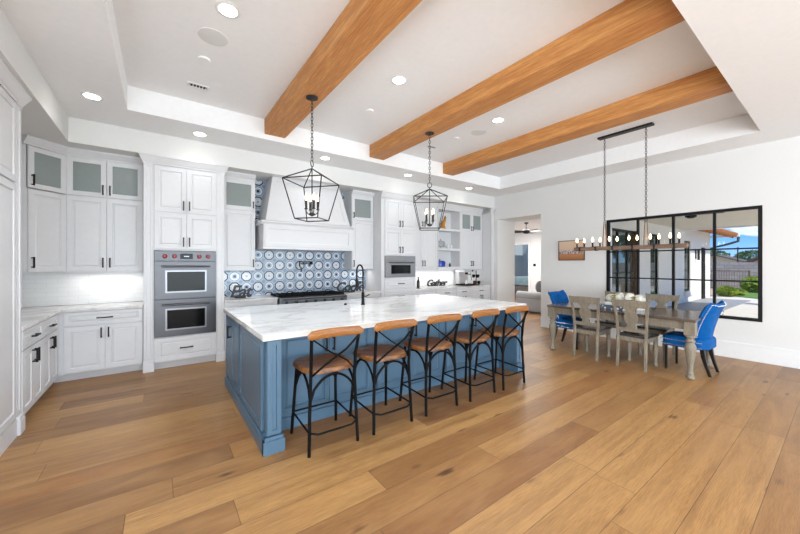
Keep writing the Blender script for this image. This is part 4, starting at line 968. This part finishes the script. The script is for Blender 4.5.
for s_, x in ((-1, -.75), (1, .85)):
    MB().box(x-.09, x+.09, -.5, .46, .05, .50).tube([(x, -.51, .50), (x, .47, .50)], .125, 16).build('arm', GF, so)
for x in (-.8, .9):
    for y in (-.44, .38): MB().box(x-.03, x+.03, y-.03, y+.03, 0, .07).build('foot', BLWOOD, so)
PG = mat('patterned_grey_fabric', (150, 150, 152), .9, var=.4, bscale=60)
tag(MB().ball((0, 0, 0), .19, 16, 10, (1, .5, 1)).build('round_pillow', PG, loc=(9.3, 5.55, .76)), 'round grey patterned pillow on the living room sofa', 'pillow')
bd = thing('bed', 'bed with pale blue-green patterned quilt in the far blue room', 'bed', (13.6, 8.15, 0))
MB().box(-.9, .9, -.9, 1.0, .15, .5).build('mattress', mat('bed_linen', (120, 112, 104), .9), bd, bevel=.04)
MB().box(-.95, .95, -.95, .7, .52, .90).build('quilt', mat('pale_quilt', (170, 196, 200), .9, var=.35, bscale=18), bd, bevel=.06)
for x in (-.85, .85):
    for y in (-.85, .95): MB().box(x-.04, x+.04, y-.04, y+.04, 0, .15).build('leg', BLWOOD, bd)

# ================================================================== OUTSIDE
YWG = 3.72
STUC = mat('white_stucco', (232, 228, 220), .9, bump=.2, bscale=60)
PAV = mat('pale_travertine', (222, 214, 202), .7, var=.12, bscale=6)
PAVSHADE = mat('grey_patio_shade', (150, 150, 150), .5, var=.1, bscale=5)
g = MB().box(XW+.25, 24, -12, YWG, -.1, -.02); struct('floor_patio', g, PAV)
struct('floor_patio_shade', bx(XW+.25, 19.2, 2.36, YWG, -.02, -.008), PAVSHADE)  # thin grey strip: the patio roof's shadow put into the floor colour
mb = MB(); holes = [(8.9, 11.4, -.02, 2.42), (12.5, 13.25, .42, 2.42), (16.1, 16.9, .40, 2.35)]
x = XW+.25
for (a, b, z0, z1) in holes:
    mb.box(x, a, YWG, YWG+.2, -.1, 3.3); mb.box(a, b, YWG, YWG+.2, z1, 3.3)
    if z0 > 0: mb.box(a, b, YWG, YWG+.2, -.1, z0)
    x = b
mb.box(x, 20.0, YWG, YWG+.2, -.1, 3.3); struct('wall_wing', mb, STUC)
tl = []
for n_, (a, b, z0, z1) in enumerate(holes):
    fr = MB(); m_ = DOORW if n_ == 0 else FRAME
    k = 4 if n_ == 0 else 1; q_ = .03 if n_ == 0 else .022
    fr.box(a, b, YWG+.03, YWG+.09, z1-.07, z1).box(a, b, YWG+.03, YWG+.09, z0+.02, z0+.09)
    for j in range(k+1): xx = a+(b-a)*j/k; xx = min(max(xx, a+q_), b-q_); fr.box(xx-q_, xx+q_, YWG+.03, YWG+.09, z0+.09, z1-.07)
    fr.box(a+.08, b-.08, YWG+.045, YWG+.075, 1.2, 1.23)
    o = struct('door_3' if n_ == 0 else 'window_%d' % (n_+1), fr, m_ if n_ else FRAME)
    if n_ == 0: MB().box(b-.14, b, YWG-.02, YWG+.10, 0, z1).build('jamb', DOORW, o)
    MB().box(a+.05, b-.05, YWG+.058, YWG+.064, z0+.09, z1-.07).build('glass_pane', mat('dark_reflective_glass_%d' % n_, (120, 128, 122), .03, .75), o)
    if n_: MB().box(a-.12, b+.12, YWG-.08, YWG+.03, z0-.12, z0).build('window_sill', STUC, o)
struct('ceiling_patio', bx(XW+.25, 15.8, .5, YWG, 2.75, 3.0), mat('patio_ceiling', (214, 204, 186), .9))
struct('trim_6', bx(15.8, 15.95, .5, YWG, 2.70, 3.05), TRIM)
tag(bx(18.5, 18.85, YWG-.06, YWG-.001, -.02, 2.15).build('door_frame_post', FRAME), 'tall black metal door frame post on the white patio wall', 'post')
sc = thing('wall_lantern', 'slim grey wall sconce on the white patio wall', 'wall light', (17.6, YWG, 1.62))
MB().box(-.05, .05, -.03, -.001, .05, .45).build('back_plate', LANT, sc); MB().lathe([(.04, 0), (.04, .40), (.02, .45)], 12, Matrix.Translation((0, -.10, 0))).build('shade', LANT, sc)
ou = thing('patio_fan', 'dark outdoor ceiling fan under the patio roof', 'ceiling fan', (9.35, 2.05, 2.75))
MB().lathe([(.05, -.30), (.10, -.27), (.10, -.2), (.015, -.18), (.015, -.03), (.06, -.001)], 16).build('motor', BLACK, ou)
for k in range(3):
    M = Matrix.Rotation(R(35+120*k), 4, 'Z') @ Matrix.Translation((0, 0, -.23)) @ Matrix.Rotation(R(10), 4, 'X')
    MB().prism([(.08, -.04), (.52, -.07), (.52, .07), (.08, .04)], -.006, .006, 'z', M).build('blade', LANT if k else PORC, ou)
# tiled eave
CLAY = mat('orange_clay_tile', (196, 120, 62), .85, var=.35, bscale=12); 
ev = thing('tiled_eave', 'orange clay tiled roof eave over the white patio wall', 'roof', (0, 0, 0))
M = Matrix.Translation((16.0, YWG-.62, 2.72)) @ Matrix.Rotation(R(20), 4, 'X')
MB().box(.0, 5.4, 0, 3.2, .02, .08, M).build('deck', mat('eave_wood', (190, 120, 70), .8), ev)
mb = MB()
for k in range(22): mb.lathe([(.10, 0), (.10, 3.2)], 8, M @ Matrix.Translation((.12+k*.245, -.03, .07)) @ Matrix.Rotation(R(-90), 4, 'X'))
mb.build('roof_tiles', CLAY, ev); mb = MB()
for k in range(11): mb.box(.1+k*.5, .2+k*.5, 0.02, 1.0, -.1, .02, M)
mb.build('rafter_tails', BEAM, ev)
MB().box(21.3, 21.45, YWG-.75, YWG+2.0, 2.70, 2.80).build('gutter', PORC, ev, bevel=.02)
MB().tube([(21.4, YWG-.7, 2.75), (21.3, YWG-.7, 2.5), (20.9, YWG-.4, 2.35), (20.06, YWG+.05, 2.15), (20.06, YWG+.05, 0)], .05, 8).build('downspout', LANT, ev)
# garden
GRASS = mat('lawn', (110, 150, 60), .9, var=.35, bscale=30); GRAV = mat('pale_gravel', (206, 184, 156), .9, var=.2, bscale=30)
struct('ground', bx(20, 70, -40, 30, -.14, -.03), GRAV)
struct('ground_garden', bx(-2, 23.9, -40, -12.01, -.14, -.03), GRASS)
tag(MB().prism([(19.6, 1.2), (24.5, 1.6), (25.5, 4.2), (21.5, 3.7)], -.02, .01, 'z').build('lawn', GRASS), 'patch of green lawn beyond the patio', 'lawn', kind='stuff')
tag(bx(27.0, 27.25, -14, 16, -.03, 1.56).build('block_wall', BLOCK), 'grey concrete block boundary wall beyond the garden', 'wall')
def leafy(name, label, cat, loc, rx, ry, rz, n, m, lf=.09, trunk=None, cz=0):
    mb = MB()
    for q in range(n):
        v = Vector((random.gauss(0, 1), random.gauss(0, 1), random.gauss(0, 1))).normalized()*random.uniform(.55, 1)**.5; p = Vector((v.x*rx, v.y*ry, cz+rz+v.z*rz))
        if p.z < .02: p.z = .02+random.random()*.1
        a = Vector((random.gauss(0, 1), random.gauss(0, 1), random.gauss(0, 1))).normalized(); b = a.orthogonal().normalized()
        mb.add([p-a*lf, p+b*lf*.5, p+a*lf, p-b*lf*.5], [(0, 1, 2, 3)])
    if trunk:
        r = thing(name, label, cat, loc); mb.build('crown', m, r); MB().tube([(0, 0, -.05), (.05, 0, cz*.6), (0, .05, cz+rz*.8)], [trunk, trunk*.8, trunk*.4], 8).build('trunk', DOORW, r); return r
    o = mb.build(name, m, loc=loc); return tag(o, label, cat)
LG = mat('lime_foliage', (150, 176, 40), .8, var=.35, bscale=20); DG = mat('tree_foliage', (72, 110, 40), .8, var=.5, bscale=6)
leafy('shrub', 'round yellow-green shrub in front of the block wall', 'shrub', (24.6, 2.9, .012), .5, .5, .40, 2200, LG)
leafy('shrub', 'low spreading green shrub by the end of the white patio wall', 'shrub', (20.9, 3.35, .012), .38, .36, .20, 1500, LG)
leafy('shrub', 'small leafy green shrub right of the patio post', 'shrub', (21.75, 3.2, .012), .4, .38, .14, 1200, LG)
pl = thing('planter_pot', 'square tan planter block at the patio edge', 'planter', (17.6, 1.55, -.02)); MB().box(-.3, .3, -.3, .3, 0, .62).build('pot', mat('tan_planter', (170, 150, 126), .9), pl, bevel=.02)
for n_, (x, y, h_) in enumerate(((25.2, 3.75, 1.1), (25.2, 4.6, 1.1))):
    pass
fc = thing('iron_fence', 'rusty brown iron garden fence in front of the block wall', 'fence', (25.6, 4.55, -.03))
for s_ in (-1.35, 0, 1.35): MB().box(-.035, .035, s_-.035, s_+.035, 0, 1.15).build('post', BARW, fc)
MB().box(-.02, .02, -1.35, 1.35, 1.09, 1.13).box(-.02, .02, -1.35, 1.35, .12, .16).build('rail', BARW, fc); mb = MB()
for k in range(26): mb.box(-.008, .008, -1.3+k*.104-.008, -1.3+k*.104+.008, .16, 1.09)
mb.build('pickets', BARW, fc)
def house(lb, x, y, w_, d_, h_, rh, c):
    r = thing('house', lb, 'house', (x, y, -.03)); MB().box(0, d_, -w_/2, w_/2, 0, h_).prism([(-w_/2, h_), (w_/2, h_), (0, h_+rh*.94)], 0, d_, 'x').build('walls', mat('house_'+str(x), c, .9), r)
    MB().prism([(-w_/2-.5, h_-.2), (-w_/2-.5, h_-.02), (0, h_+rh+.15), (w_/2+.5, h_-.02), (w_/2+.5, h_-.2), (0, h_+rh)], -.4, d_+.4, 'x').build('roof', mat('roof_'+str(x), (92, 78, 70), .9), r)
house('tan gabled neighbour house just above the block wall', 75, 13.5, 7, 8, 1.8, 1.2, (196, 168, 136))
house('larger beige gabled neighbour house at the right window edge', 37, 0.3, 8.2, 9, 1.7, 2.4, (178, 160, 142))
for i, (x, y, rr) in enumerate(((95, 25, 2.4), (97, 18, 2.6), (93, 11, 2.3))):
    leafy('tree', ['distant green tree above the far roofs, leftmost', 'distant green tree above the far roofs, middle', 'distant green tree above the far roofs, rightmost'][i], 'tree', (x, y, 0), rr*1.3, rr*1.3, rr*.7, 1500, DG, .25, .15, 1.0)
for i, (x, y) in enumerate(((30.5, -1.3), (31, -6.2), (31.5, -11.2), (30, -16.3), (24, -17.5))):
    leafy('tree', 'green garden tree mirrored in the glass of the patio doors', 'tree', (x, y, 0), 2.2, 2.2, 2.4, 2200, DG, .22, .16, .8)['group'] = 'garden trees mirrored in glass'
# neighbouring utility mast
tag(MB().tube([(45, 6.4, 0), (45, 6.4, 3.1)], .05, 6).build('roof_mast', LANT), 'thin dark mast rising above the neighbour roof', 'mast')
# roof above the room so that no sun leaks in
struct('ceiling_roof_slab', bx(XL-.3, XW+.3, YR-.3, YB+.4, ZT+.2, ZT+.35), WALL)
